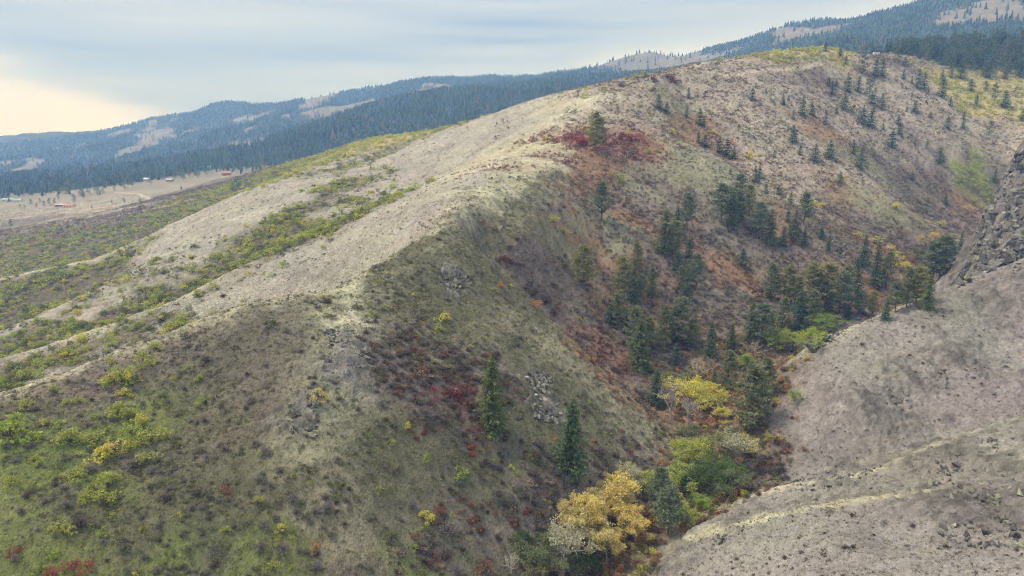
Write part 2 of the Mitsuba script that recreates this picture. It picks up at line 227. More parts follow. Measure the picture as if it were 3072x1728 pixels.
BALD = [(985, 14, 26), (1000, 5, 20), (948, 24, 12), (788, 33, 13), (768, 49, 9), (622, 66, 4), (130, 152, 9), (285, 116, 5), (345, 108, 9), (330, 112, 8), (250, 129, 6), (230, 150, 7), (265, 143, 7), (155, 142, 6), (60, 140, 5), (75, 150, 5), (120, 134, 7), (420, 92, 8), (370, 104, 7), (190, 132, 6)]
bald_w = hit([b[0] for b in BALD], [b[1] for b in BALD]); bald_r = np.array([b[2] for b in BALD]) * np.hypot(bald_w[:, 0], bald_w[:, 1]) / FOC
def bald(x, y):
    """Open grassy breaks in the mountain forest, 0 to 1."""
    m = sm(.58, .64, n3(x + .5 * y, y * .5 - x * .3, 1 / 260., 41, 3))
    j = n3(x, y, 1 / 90., 42, 3) - .5
    for p, r in zip(bald_w, bald_r):
        m = np.maximum(m, 1 - sm(.7, 1.1, np.hypot(x - p[0], (y - p[1]) * .45) / r + 1.1 * j))
    return m
def cover(x, y):
    """Weights (n, types) of the ground cover, patchy at the scale of plants."""
    wx = x + 16 * (n3(x, y, 1 / 26., 31, 2) - .5) * np.clip(np.hypot(x, y) / 300, .5, 3) * (1 + 2 * sm(900, 1500, np.hypot(x, y))); wy = y + 16 * (n3(x, y, 1 / 26., 32, 2) - .5) * np.clip(np.hypot(x, y) / 300, .5, 3) * (1 + 2 * sm(900, 1500, np.hypot(x, y)))
    d, i = cp_tree.query(lp(np.stack([wx, wy], -1)), k=4)
    w = 1 / (d + .006) ** 3
    W = np.zeros((len(x), len(NAMES)))
    for k in range(4):
        np.add.at(W, (np.arange(len(x)), cp_t[i[:, k]]), w[:, k])
    W /= W.sum(1, keepdims=True)
    for poly, wid, k, s in STROKES:
        m = s * np.exp(-(seg_dist(wx * .35 + x * .65, wy * .35 + y * .65, poly) / wid) ** 2)
        W *= (1 - m)[:, None]; W[:, k] += m
    r = np.hypot(x, y)
    far = sm(1500, 2100, r)
    b = np.zeros_like(x); q = far > 0; b[q] = bald(x[q], y[q]) * far[q]
    W *= (1 - far * .95)[:, None]; W[:, NAMES.index('floor')] += far * .95 * (1 - b); W[:, NAMES.index('bald')] += far * .95 * b
    # patches of one plant among another
    for k in range(len(NAMES)):
        m = W[:, k] > .012
        W[m, k] *= np.exp(3.4 * (n3(x[m], y[m], 1 / 6., 50 + k, 2) - .5) + 2.4 * (n3(x[m], y[m], 1 / 1.3, 80 + k) - .5))
    W /= W.sum(1, keepdims=True)
    return W
RG = np.random.default_rng(11)
def ground_mesh():
    az = np.concatenate([np.radians(np.linspace(-180, -43, 50)[:-1]), np.radians(np.linspace(-43, 43, 940)), np.radians(np.linspace(43, 180, 50)[1:])])
    lr = np.concatenate([np.linspace(math.log(22), math.log(105), 24)[:-1], np.linspace(math.log(105), math.log(400), 640)[:-1], np.linspace(math.log(400), math.log(1150), 330)[:-1], np.linspace(math.log(1150), math.log(6500), 190)[:-1], np.linspace(math.log(6500), math.log(18000), 20)])
    A, L = np.meshgrid(az, lr, indexing='ij'); x, y = (np.exp(L) * np.sin(A)).ravel(), (np.exp(L) * np.cos(A)).ravel()
    fine = (np.abs(A.ravel()) < .76) & (np.exp(L.ravel()) > 100)
    W = np.zeros((x.size, len(NAMES))); W[:, NAMES.index('ash')] = 1
    W[fine] = cover(x[fine], y[fine])
    cm = crag(x, y)[:, None]; W = W * (1 - .9 * cm); W[:, NAMES.index('rock')] += .9 * cm[:, 0]
    rough = np.clip(W[:, NAMES.index('rock')] * 1.6 - .3, 0, 1) * (np.hypot(x, y) < 1000)
    z = height(x, y, rough)
    r = np.hypot(x, y)
    z = z - .12 * W[:, NAMES.index('brown')] * (r < 1200)
    col = W @ PAL
    g = .45 + 1.1 * (.4 * n3(x, y, 1 / .9, 61) + .35 * n3(x, y, 1 / 2.6, 62) + .25 * n3(x, y, 1 / 14., 63)) + .3 * (n3(x, y, 1 / 8., 69, 2) - .5); g *= 1 + .18 * RG.uniform(-1, 1, x.size)
    z = z + .11 * RG.uniform(-1, 1, x.size) * (r < 700)
    g = np.where(r > 1400, .85 + .3 * n3(x, y, 1 / 60., 64), g)
    g = g * (1 + 1.3 * W[:, NAMES.index('rock')] * (r < 700) * (.6 * n3(x, y, 1 / 2.1, 70) + .4 * n3(x, z, 1 / 5., 71) - .5))
    field = W[:, NAMES.index('field')]; g = g * (1 + field * .5 * (n3(x, y, 1 / 45., 68, 3) - .5))
    col = col * g[:, None] * (1 + .10 * (np.stack([n3(x, y, 1 / 20., 65), n3(x, y, 1 / 22., 66), n3(x, y, 1 / 24., 67)], -1) - .5))
    for t, wd in zip(TRAILS, (1.0, 1.0, .7, 3.2, 2.5, 3, 3)):
        m = np.exp(-(seg_dist(x, y, t) / wd) ** 2) * .85
        col = col * (1 - m)[:, None] + np.array(COVER['dirt']) * m[:, None]
    i = np.arange(A.size).reshape(A.shape)
    F = np.stack([i[:-1, :-1], i[:-1, 1:], i[1:, 1:], i[1:, :-1]], -1).reshape(-1, 4)
    return (np.stack([x, y, z], -1), F), np.clip(col, 0, .8)
scene['soil'] = {'type': 'diffuse', 'reflectance': {'type': 'mesh_attribute', 'name': 'vertex_color'}}
gm, gc = ground_mesh()
scene['ground'] = mikit.ply(gm, {'type': 'twosided', 'bsdf': {'type': 'ref', 'id': 'soil'}}, smooth=False, color=gc)
labels['ground'] = {'label': 'grassy spurs, canyon sides and benches with patchy brush, running back to mountains', 'kind': 'structure'}

# ---------------------------------------------------------------- plants: one of each kind, built leaf by leaf
LEAF = {'type': 'principledthin', 'base_color': {'type': 'mesh_attribute', 'name': 'vertex_color'}, 'roughness': .8, 'specular': .15, 'diff_trans': .75} if False else \
       {'type': 'principledthin', 'base_color': {'type': 'mesh_attribute', 'name': 'vertex_color'}, 'roughness': .8, 'diff_trans': .95}
scene['leaf'] = LEAF
scene['wood'] = {'type': 'twosided', 'bsdf': {'type': 'diffuse', 'reflectance': {'type': 'mesh_attribute', 'name': 'vertex_color'}}}
RNG = np.random.default_rng(7)
def unit(v): return v / np.maximum(np.linalg.norm(v, axis=-1, keepdims=True), 1e-9)
def soup(tri, col, rng, var=.28):
    """Loose triangles (n, 3, 3) with one colour each."""
    n = len(tri); c = np.asarray(col, float) * (1 + var * rng.uniform(-1, 1, (n, 1))) * (1 + .08 * rng.uniform(-1, 1, (n, 3)))
    return tri.reshape(-1, 3), np.arange(3 * n).reshape(-1, 3), np.repeat(np.clip(c, .005, .85), 3, 0)
def flakes(c, s, rng, axis=None, flat=.0):
    """Leaf-sized triangles about the points c, of size s; axis: the way each one points."""
    n = len(c); a = unit(rng.normal(size=(n, 3))) if axis is None else unit(axis + .35 * rng.normal(size=(n, 3)))
    b = rng.normal(size=(n, 3)); b[:, 2] *= 1 - flat; b = unit(np.cross(a, np.cross(b, a)))
    s = np.broadcast_to(np.asarray(s, float).reshape(-1, 1), (n, 1))
    return np.stack([c + a * s, c - a * s * .6 + b * s * .62, c - a * s * .6 - b * s * .62], 1)
def tube(p, r, k=5):
    p, r = np.asarray(p, float), np.asarray(r, float); d = unit(np.gradient(p, axis=0))
    x = unit(np.cross(d, np.array([.31, .87, .12]))); y = np.cross(d, x); t = np.arange(k) * 2 * np.pi / k
    v = (p[:, None] + r[:, None, None] * (np.cos(t)[None, :, None] * x[:, None] + np.sin(t)[None, :, None] * y[:, None])).reshape(-1, 3)
    f = []
    for i in range(len(p) - 1):
        for j in range(k):
            a, b = i * k + j, i * k + (j + 1) % k
            f += [[a, b, b + k], [a, b + k, a + k]]
    return v, np.array(f)
def merge(parts):
    V, F, C, o = [], [], [], 0
    for v, f, c in parts:
        V.append(v); F.append(f + o); C.append(np.broadcast_to(c, (len(v), 3)) if np.ndim(c) == 1 else c); o += len(v)
    return np.vstack(V), np.vstack(F), np.vstack(C)
def wood(parts, col, rng):
    return merge([(v, f, np.asarray(col) * (1 + .25 * rng.uniform(-1, 1, (len(v), 1)))) for v, f in parts])
def group(key, mesh, bsdf):
    v, f, c = mesh
    scene[key] = {'type': 'shapegroup', 'shape': mikit.ply((v, f), bsdf, color=c)}
def fir(rng, levels, nb, ns, w, col):
    tri = []
    for L in range(levels):
        t = .045 + .94 * (L + rng.uniform(-.4, .4)) / levels
        rad = w * (1 - t) ** .72 * (1 - .35 * np.exp(-((t) / .05) ** 2)) + .006
        a0 = rng.uniform(0, 6.28); rad *= rng.uniform(.78, 1.16)
        for b in range(nb):
            a = a0 + b * 6.283 / nb + rng.uniform(-.35, .35); l = rad * rng.uniform(.55, 1.22)
            o = np.array([math.cos(a), math.sin(a), 0]); sd = np.array([-math.sin(a), math.cos(a), 0])
            s = (np.arange(ns) + .6) / ns; k = rng.uniform(-1, 1, ns) * .30 * l * (1.1 - s * .6)
            c = o * (l * s)[:, None] + sd * k[:, None]; c[:, 2] = t - .36 * l * s ** 1.5 + .08 * l * s ** 4 + rng.uniform(-.006, .006, ns)
            ax = o + sd * (np.sign(k) * .5)[:, None] + np.array([0, 0, -.45])
            sz = (.016 + .012 * rng.random(ns)) * (26 / levels) ** .5 * (1.2 - .35 * t) * (9 / ns) ** .4
            tri.append(flakes(c, sz, rng, ax, .55))
    c = np.stack([0 * np.arange(6.), 0 * np.arange(6.), .955 + .009 * np.arange(6.)], 1)
    tri.append(flakes(c, .013, rng, np.tile([0, 0, 1.], (6, 1))))
    return soup(np.concatenate(tri), col, rng, .33)
def pine(rng, limbs, per, w, low, col):
    tri = []
    for L in range(limbs):
        t = low + (1 - low) * ((L + rng.uniform(0, 1)) / limbs) ** .92
        q = (t - low) / (1 - low); rad = w * (math.sin(math.pi * min(1, .16 + .84 * q) ** .75) ** .62 * .9 + .1) * rng.uniform(.55, 1.18)
        a = rng.uniform(0, 6.283); o = np.array([math.cos(a), math.sin(a), 0])
        for s in ((.42, .72, 1.0) if rad > .05 else (.5, 1.0)):
            cc = o * rad * s + np.array([rng.normal(0, .012), rng.normal(0, .012), t + (.10 * s - .05) * rad / w * .8])
            n = int(per * (.55 + .6 * s)); p = cc + rng.normal(size=(n, 3)) * np.array([.024, .024, .013])
            tri.append(flakes(p, .016 + .013 * rng.random(n), rng, (p - cc) / .02 + np.array([0, 0, .6]), .2))
    return soup(np.concatenate(tri), col, rng, .36)
def trunk(r0, h, col, rng, k=6, bend=.0):
    z = np.linspace(-.03, h, 7); p = np.stack([bend * np.sin(z * 3), bend * np.cos(z * 4) - bend, z], 1)
    return wood([tube(p, r0 * (1 - .9 * np.clip(z / h, 0, 1)) + .0015, k)], col, rng)
def limbs(rng, n, h0, h1, spread, r0, depth=2, twig=3):
    """Branching limbs: a list of tubes and the tips."""
    parts, tips = [], []
    def grow(p, d, l, r, k):
        q = [p]; e = d
        for i in range(3):
            e = unit(e + .22 * rng.normal(size=3) + np.array([0, 0, .06])); q.append(q[-1] + e * l / 3)
        parts.append(tube(np.array(q), np.linspace(r, r * .45, 4), 4 if k > 0 else 3))
        if k == 0: tips.append(q[-1]); tips.append(q[-2]); return
        for i in range(twig):
            j = q[2 + i % 2]; grow(j, unit(e + .75 * rng.normal(size=3) + np.array([0, 0, .12])), l * rng.uniform(.5, .75), r * .5, k - 1)
        tips.append(q[-1])
    for i in range(n):
        a = i * 2.4 + rng.uniform(-.4, .4); z = h0 + (h1 - h0) * i / max(n - 1, 1)
        grow(np.array([0, 0, z]), unit(np.array([math.cos(a) * spread, math.sin(a) * spread, rng.uniform(.5, 1.1)])), (1 - z) * rng.uniform(.42, .62) + .05, r0 * (1.15 - z), depth)
    return parts, np.array(tips)
def broadleaf(rng, n, per, h0, spread, col, size=.020, squash=1.0):
    """Crown and wood of a leafy tree one unit high."""
    parts, tips = limbs(rng, n, h0, .72, spread, .020)
    tips = tips[tips[:, 2] > h0 * .6]
    p = tips[rng.integers(0, len(tips), per)] + rng.normal(size=(per, 3)) * np.array([.036, .036, .028])
    z = p[:, 2].max(); p[:, 2] /= z; p[:, :2] *= squash
    crown = soup(flakes(p, size * (.7 + .7 * rng.random(per)), rng), col, rng, .38)
    zz = np.linspace(-.03, .80, 8)
    st = [tube(np.stack([.015 * np.sin(zz * 5), .012 * np.cos(zz * 4), zz], 1), np.linspace(.024, .006, 8), 6)]
    return crown, [(v * np.array([squash, squash, 1 / z]), f) for v, f in st + parts]
def bush(rng, lobes, per, col, wid=.62, size=.085):
    c = rng.normal(size=(lobes, 3)) * np.array([.27, .27, .14]) * wid / .6; c[:, 2] = .50 + c[:, 2] * 1.1 - .5 * np.hypot(c[:, 0], c[:, 1])
    d = unit(rng.normal(size=(lobes, per, 3)) * np.array([1, 1, .9])); rr = (.14 + .12 * rng.random((lobes, 1, 1))) * (.55 + .5 * rng.random((lobes, per, 1)))
    p = (c[:, None] + d * rr * np.array([1.15, 1.15, 1.2])).reshape(-1, 3); p[:, 2] = np.maximum(p[:, 2], .03)
    return soup(flakes(p, size * (.6 + .7 * rng.random(len(p))), rng), col, rng, .3)
def twigs(rng, n, col, wid=.55, th=.028):
    a = rng.uniform(0, 6.283, n); e = rng.uniform(.15, 1.45, n); l = rng.uniform(.55, 1.0, n)
    d = np.stack([np.cos(a) * np.cos(e) * wid * 1.5, np.sin(a) * np.cos(e) * wid * 1.5, np.sin(e)], 1)
    s = unit(np.cross(d, rng.normal(size=(n, 3)))) * th; b = d * rng.uniform(.0, .5, (n, 1)); b[:, 2] += -.03
    return soup(np.stack([b - s, b + s, d * l[:, None] + .08 * rng.normal(size=(n, 3))], 1), col, rng, .35)
HUE = dict(yellowgreen=(.42, .45, .125), lime=(.36, .45, .10), yellow=(.62, .58, .13), gold=(.64, .53, .21), orange=(.56, .30, .12), rust=(.29, .165, .11), red=(.38, .12, .10), crimson=(.21, .08, .08),
           grey=(.27, .25, .245), brown=(.16, .13, .12), purple=(.185, .145, .14), olive=(.21, .22, .11), green=(.10, .17, .055), straw=(.37, .32, .245), pale=(.42, .40, .26), sagegreen=(.20, .21, .15), dark=(.07, .065, .05))
FIRC, PINEC = np.array([.14, .195, .095]), np.array([.25, .275, .155])
TINT = np.array([[1, 1, 1], [1.22, 1.12, .88], [.84, .94, 1.06]])
for k in range(3):
    group(f'fir_fine_{k}', fir(np.random.default_rng(100 + k), 22, 9, 15, .225 + .03 * k, FIRC * TINT[k]), 'leaf')
    group(f'fir_plain_{k}', fir(np.random.default_rng(110 + k), 18, 7, 6, .25 + .035 * k, np.array([.115, .175, .11]) * TINT[k]), 'leaf')
    group(f'pine_fine_{k}', pine(np.random.default_rng(120 + k), 96, 11, .195 + .025 * k, .10 + .07 * k, PINEC * TINT[k]), 'leaf')
    group(f'pine_plain_{k}', pine(np.random.default_rng(130 + k), 46, 8, .20 + .025 * k, .16, np.array([.16, .20, .13]) * TINT[k]), 'leaf')
group('conifer_trunk', trunk(.013, .93, (.13, .095, .075), RNG), 'wood')
group('pine_trunk', trunk(.016, .95, (.17, .115, .085), RNG), 'wood')
TREEC = dict(gold=(.76, .62, .24), yellow=(.78, .70, .16), yellowgreen=(.48, .52, .14), lime=(.42, .50, .10), green=(.13, .20, .06), olive=(.25, .28, .12), palegold=(.62, .56, .34), cream=(.56, .55, .33))
for j, (k, c) in enumerate(TREEC.items()):
    for q in range(2):
        r_ = np.random.default_rng(200 + 2 * j + q); tall = k in ('gold', 'palegold')
        cr, wd = broadleaf(r_, 8 if tall else 9, 3600 if k not in ('cream', 'palegold') else 1500, .42 if tall else .16, 1.0 if tall else 1.25, np.array(c) * ((1, 1, 1), (.82, .9, 1.1))[q], .020, 1.0 if tall else 1.15)
        group(f'leafy_{k}_{q}', cr, 'leaf'); group(f'limbs_{k}_{q}', wood(wd, (.34, .31, .27) if k in ('gold', 'palegold', 'cream') else (.16, .13, .11), r_), 'wood')
for q in range(3):
    r_ = np.random.default_rng(250 + q); ps, tp = limbs(r_, 9, .25, .8, 1.1, .024, 3, 3); zz = np.linspace(-.03, .85, 8)
    group(f'bare_{q}', wood([tube(np.stack([.03 * np.sin(zz * 5), .02 * np.cos(zz * 4), zz], 1), np.linspace(.028, .008, 8), 6)] + ps, ((.50, .47, .43), (.36, .31, .29), (.42, .36, .33))[q], r_), 'wood')
for j, (k, c) in enumerate(HUE.items()):
    for q in range(2):
        r_ = np.random.default_rng(300 + 2 * j + q)
        if k in ('grey', 'purple', 'brown'):
            group(f'bush_{k}_{q}', merge([twigs(r_, 150, c), bush(r_, 7, 16, c, .6, .06)]), 'leaf')
        else:
            group(f'bush_{k}_{q}', bush(r_, 10, 34, c, .62 + .1 * q, .075), 'leaf')
        group(f'clump_{k}_{q}', merge([bush(r_, 6, 8, c, .72, .14), twigs(r_, 10, c, .6, .05)]), 'leaf')
        group(f'tuft_{k}_{q}', twigs(r_, 12, c, .75, .09), 'leaf')
group('bush_stem', wood([tube(np.array([[0, 0, -.1], [.05 * math.cos(a), .05 * math.sin(a), .2], [.22 * math.cos(a), .22 * math.sin(a), .55]]), [.03, .022, .01], 4) for a in (0.3, 1.6, 2.9, 4.1, 5.3)], (.14, .11, .10), RNG), 'wood')
def put(key, grp, p, h, wid=1.0, rot=None, lean=0.0):
    rot = RNG.uniform(0, 360) if rot is None else rot
    scene[key] = {'type': 'instance', 'to_world': T().translate([float(q) for q in p]).rotate([1, .3, 0], float(lean)).rotate([0, 0, 1], float(rot)).scale([h * wid, h * wid, h]), 'shapegroup': {'type': 'ref', 'id': grp}}
TAKEN = {}
def numbered(name):
    n = TAKEN.get(name, -1) + 1; TAKEN[name] = n
    return name if n == 0 else f'{name}_{n:03d}'
THINGS = []                                     # (key, kind words, category, group, point, height in pixels)
def px_height(p, h): return h * FOC * CP / max(p[1] * CP - p[2] * SP, 1)
def pix(p):
    zc = p[1] * CP - p[2] * SP; return 512 + FOC * p[0] / zc, 288 - FOC * (p[1] * SP + p[2] * CP) / zc
# ---------------------------------------------------------------- trees: (base u, base v, height in pixels, kind)
def crop(x0, y0, s, rows): return [(x0 + a / s, y0 + b / s, c / s, *d) for a, b, c, *d in rows]
CON = crop(757.3, 33.3, 9.66, [(555,130,110,'f'),(625,115,85,'f'),(655,175,90,'f'),(800,225,90,'f'),(850,300,90,'f'),(1020,400,180,'p'),(1140,415,160,'f'),(1205,415,160,'f'),(1410,445,100,'f'),(1355,300,100,'p'),(1425,310,80,'f'),(1565,250,60,'f'),(1545,530,170,'f'),(1610,545,150,'f'),(1490,490,60,'f'),(1780,620,170,'f'),(1785,470,110,'f'),(1640,600,70,'p'),(1865,700,90,'f'),(720,590,120,'w'),(690,510,80,'f'),(760,510,70,'f'),(870,570,170,'f'),(975,565,140,'f'),(1080,620,170,'p'),(1105,685,110,'w'),(1205,740,150,'f'),(840,735,140,'w'),(765,775,80,'f'),(920,790,90,'p'),(250,695,110,'f'),(300,655,55,'f'),(435,795,170,'f'),(525,790,120,'f'),(345,830,85,'f'),(655,885,130,'f'),(1015,880,170,'f'),(1090,900,180,'f'),(1520,765,110,'w'),(1440,760,55,'f'),(1360,880,90,'f'),(1370,975,110,'f'),(1215,940,65,'f'),(1295,1100,170,'f'),(1835,920,120,'f'),(1990,830,70,'f'),(1985,920,80,'w'),(2235,990,130,'p'),(2110,700,110,'f'),(2060,560,110,'w'),(1960,440,170,'f'),(1870,430,90,'f'),(2290,650,150,'p'),(2390,720,160,'w'),(2490,620,90,'p'),(2205,560,90,'p'),(2410,420,130,'p'),(2050,350,100,'p'),(345,1060,160,'w'),(410,1170,90,'w'),(555,1240,160,'w'),(695,1205,160,'w'),(160,1200,70,'f'),(990,1305,160,'w'),(930,1165,130,'f'),(1030,1150,90,'p'),(1760,1260,140,'f'),(1640,1115,70,'p'),(1490,1420,80,'w'),(800,1449,110,'f'),(20,1400,120,'f'),(85,580,45,'f'),(1520,1070,50,'f'),(2550,850,110,'f'),(2290,1440,120,'f'),(1670,820,60,'w')])
CON += crop(500, 50, 9.66, [(1820,470,100,'f'),(1525,565,130,'w'),(1610,605,100,'w'),(1800,650,100,'f'),(1930,720,150,'f'),(1965,740,90,'f'),(1915,900,110,'f'),(1975,935,110,'w'),(2115,990,150,'w'),(2190,1030,160,'w'),(2260,1060,120,'f'),(925,980,340,'p'),(2435,490,130,'f'),(2470,370,60,'f')])
CON += crop(566.7, 166.7, 9.66, [(335,540,360,'p'),(940,820,400,'f'),(1160,610,330,'p'),(1490,560,360,'p'),(1675,330,240,'p'),(1660,545,290,'p'),(1760,480,280,'p'),(1860,700,330,'p'),(2290,560,290,'p'),(2140,530,120,'f'),(2190,740,230,'p'),(1925,260,110,'f'),(2050,270,95,'w'),(2160,375,130,'f'),(1820,150,150,'w'),(1580,75,60,'f'),(2460,690,110,'f'),(2530,825,110,'f'),(1690,960,170,'w'),(1550,1240,120,'f'),(160,1180,390,'p'),(670,1010,270,'p'),(540,1230,340,'p'),(820,1250,310,'f'),(1070,1010,200,'w'),(1180,880,190,'w'),(1250,1200,340,'p'),(1095,1190,220,'p'),(1110,1330,190,'p'),(510,1449,250,'p')])
CON += crop(500, 300, 9.66, [(1290,500,420,'p'),(1350,650,480,'f'),(1440,480,300,'p'),(1120,250,300,'p'),(1680,400,400,'f'),(1760,440,440,'p'),(1700,610,190,'w'),(1850,460,270,'p'),(2030,580,370,'f'),(2230,470,250,'f'),(2410,400,400,'f'),(2190,880,380,'p'),(2070,860,190,'f'),(1500,1010,350,'w'),(2420,1290,640,'p'),(2540,1000,430,'p'),(2200,1290,90,'f')])
CON += crop(757.3, 200, 9.66, [(1020,640,280,'f'),(1130,840,430,'f'),(950,880,320,'f'),(295,990,340,'p'),(640,1120,480,'p'),(510,1120,480,'p'),(790,1080,370,'p'),(400,1290,430,'f'),(980,1120,240,'p'),(1110,1120,230,'p'),(1440,1040,370,'p'),(1530,1000,340,'p'),(1330,1080,280,'p'),(1690,830,400,'p'),(1750,780,410,'p'),(1850,600,260,'f'),(1960,480,150,'f'),(620,375,110,'f'),(680,505,110,'f'),(345,400,210,'p'),(1640,130,130,'p'),(1815,40,80,'w'),(720,1300,180,'p'),(120,960,330,'p'),(230,1250,300,'p')])
CON += [(492, 430.5, 75, 'F'), (569, 473, 76, 'F')] + crop(466.7, 426, 9.66, [(1870,900,490,'P'),(1945,1050,470,'P')])
CON += [(237, 194, 16, 'p'), (233, 192, 9, 'p')]
def tree(u, v, hp, kind, like=None):
    p = hit(u, v)[0]
    if like is not None and abs(math.log(p[1] / hit(*like)[0][1])) > .09: return      # fell on another ridge than its neighbour
    zc = p[1] * CP - p[2] * SP; h = float(np.clip(hp * 1.06 * zc / (FOC * CP), 3, 42))
    fine = hp > 22; q = int(RNG.integers(0, 3))
    nm = 'pine_tree' if kind in 'pP' else 'fir_tree'; key = numbered(nm); wid = RNG.uniform(.9, 1.3) * (1.35 if kind == 'w' else 1.0)
    if kind == 'F': wid *= 1.15
    if hp < 22: wid *= 1.2
    ln = RNG.normal(0, 2.2)
    grp = ('pine_' if kind in 'pP' else 'fir_') + ('fine_' if fine else 'plain_') + str(q); rot = RNG.uniform(0, 360)
    put(key + '__crown', grp, p - [0, 0, .3], h, wid, rot, ln)
    put(key + '__trunk', 'pine_trunk' if kind in 'pP' else 'conifer_trunk', p - [0, 0, .3], h, 1.0, rot, ln)
    THINGS.append((key, 'pine' if kind in 'pP' else 'fir', 'tree', None, p, hp))
CON += [(u + (11 if i % 2 else -10), v + 3 + 2.5 * (i % 3), h * (.72 + .09 * (i % 4)), 'f' if k == 'p' else 'p', (u, v)) for i, (u, v, h, k) in enumerate([c for c in CON if 20 < c[2] < 60 and 600 < c[0] < 935 and 200 < c[1] < 345]) if i % 5]
for c in CON: tree(*c)
LEAFY = crop(466.7, 426, 9.66, [(1540,1095,330,'gold'),(1510,940,430,'gold'),(1150,1125,420,'gold'),(975,1010,270,'gold'),(1390,960,260,'gold'),(1220,900,270,'gold'),(1265,1310,390,'gold'),(1290,740,170,'gold'),(950,1465,510,'palegold'),(740,1465,350,'olive'),(600,1460,250,'olive'),(1090,1410,200,'green'),(430,1465,230,'bare0'),(545,1130,110,'green'),(735,1115,80,'green'),(460,1140,80,'olive'),(1530,570,200,'cream'),(2030,660,280,'yellowgreen'),(2140,450,290,'yellowgreen'),(1930,620,200,'yellowgreen'),(2230,800,150,'lime'),(2120,970,170,'lime'),(2390,690,290,'green'),(2240,650,230,'green'),(2490,650,250,'olive'),(1690,580,140,'yellowgreen'),(1690,1000,110,'gold'),(2010,800,160,'gold')])
LEAFY += [(u + du, v + dv, h * s_, k) for (u, v, h, k), (du, dv, s_) in zip(list(LEAFY), [(9,6,.8),(-8,-4,.7),(-9,5,.9),(7,8,.9),(10,-3,.9),(-6,9,.8),(8,6,.8),(6,-6,.9),(-1e3,0,1),(9,5,.8),(-9,3,.8),(8,2,.9),(-1e3,0,1),(6,3,.8),(5,5,.9),(7,0,1),(8,4,.8),(-9,5,.9),(9,-4,.8),(-7,6,.9),(8,4,.9),(-9,-5,.9),(7,-8,1),(-9,6,.9),(9,4,.9),(6,5,.9),(-6,4,.9),(7,5,.8)]) if du > -900 and v + dv < 574]
LEAFY += crop(682.7, 384, 7.547, [(265,560,180,'palegold'),(395,665,290,'palegold'),(490,525,120,'yellow'),(840,150,95,'lime'),(110,200,200,'yellow'),(290,265,75,'yellow'),(55,320,170,'bare1'),(460,800,90,'cream'),(350,560,200,'olive'),(60,470,140,'olive')])
LEAFY += crop(500, 300, 9.66, [(1830,1050,280,'yellow'),(1950,1060,200,'yellow'),(2080,1015,150,'yellow'),(1650,905,200,'olive'),(1640,1190,340,'bare1'),(1810,1225,240,'bare0'),(1900,795,230,'bare2'),(2015,705,140,'bare1'),(2460,575,170,'bare2'),(2235,885,85,'lime'),(2380,690,160,'lime'),(1560,440,110,'olive'),(2150,1160,110,'yellow'),(1560,470,120,'olive'),(2290,660,90,'yellowgreen')])
LEAFY += crop(757.3, 200, 9.66, [(240,1445,180,'lime'),(340,1449,160,'lime'),(120,1449,150,'lime'),(520,1430,160,'lime'),(620,1330,220,'lime'),(700,1265,150,'olive'),(840,1110,100,'olive'),(560,118,95,'yellow'),(1340,95,60,'yellow'),(1145,428,70,'yellow'),(1570,440,90,'gold'),(1700,440,110,'gold'),(1310,610,100,'yellow'),(970,365,50,'yellow'),(1390,690,90,'yellow'),(1290,500,60,'yellow'),(1530,600,120,'olive'),(1775,265,60,'yellow'),(2030,115,55,'yellow')])
def leafy(u, v, hp, kind):
    p = hit(u, v)[0]; zc = p[1] * CP - p[2] * SP; h = float(np.clip(hp * 1.16 * zc / (FOC * CP), 2.5, 26)); rot = RNG.uniform(0, 360); q = int(RNG.integers(0, 2))
    if kind.startswith('bare'):
        key = numbered('bare_tree'); put(key + '__trunk', 'bare_' + kind[-1], p, h, 1.0, rot)
    else:
        key = numbered('cottonwood_tree' if kind in ('gold', 'palegold') else 'leafy_tree'); wid = RNG.uniform(.9, 1.15) * (1 if kind in ('gold', 'palegold') else 1.2)
        put(key + '__crown', f'leafy_{kind}_{q}', p, h, wid, rot); put(key + '__trunk', f'limbs_{kind}_{q}', p, h, wid, rot)
        if kind == 'palegold' and hp > 40: put(key + '__dead_limbs', 'bare_0', p, h * .82, 1.2, rot)
    THINGS.append((key, kind, 'tree', None, p, hp))
for c in LEAFY: leafy(*c)
Y, L_, G_ = 'yellowgreen', 'lime', 'grey'
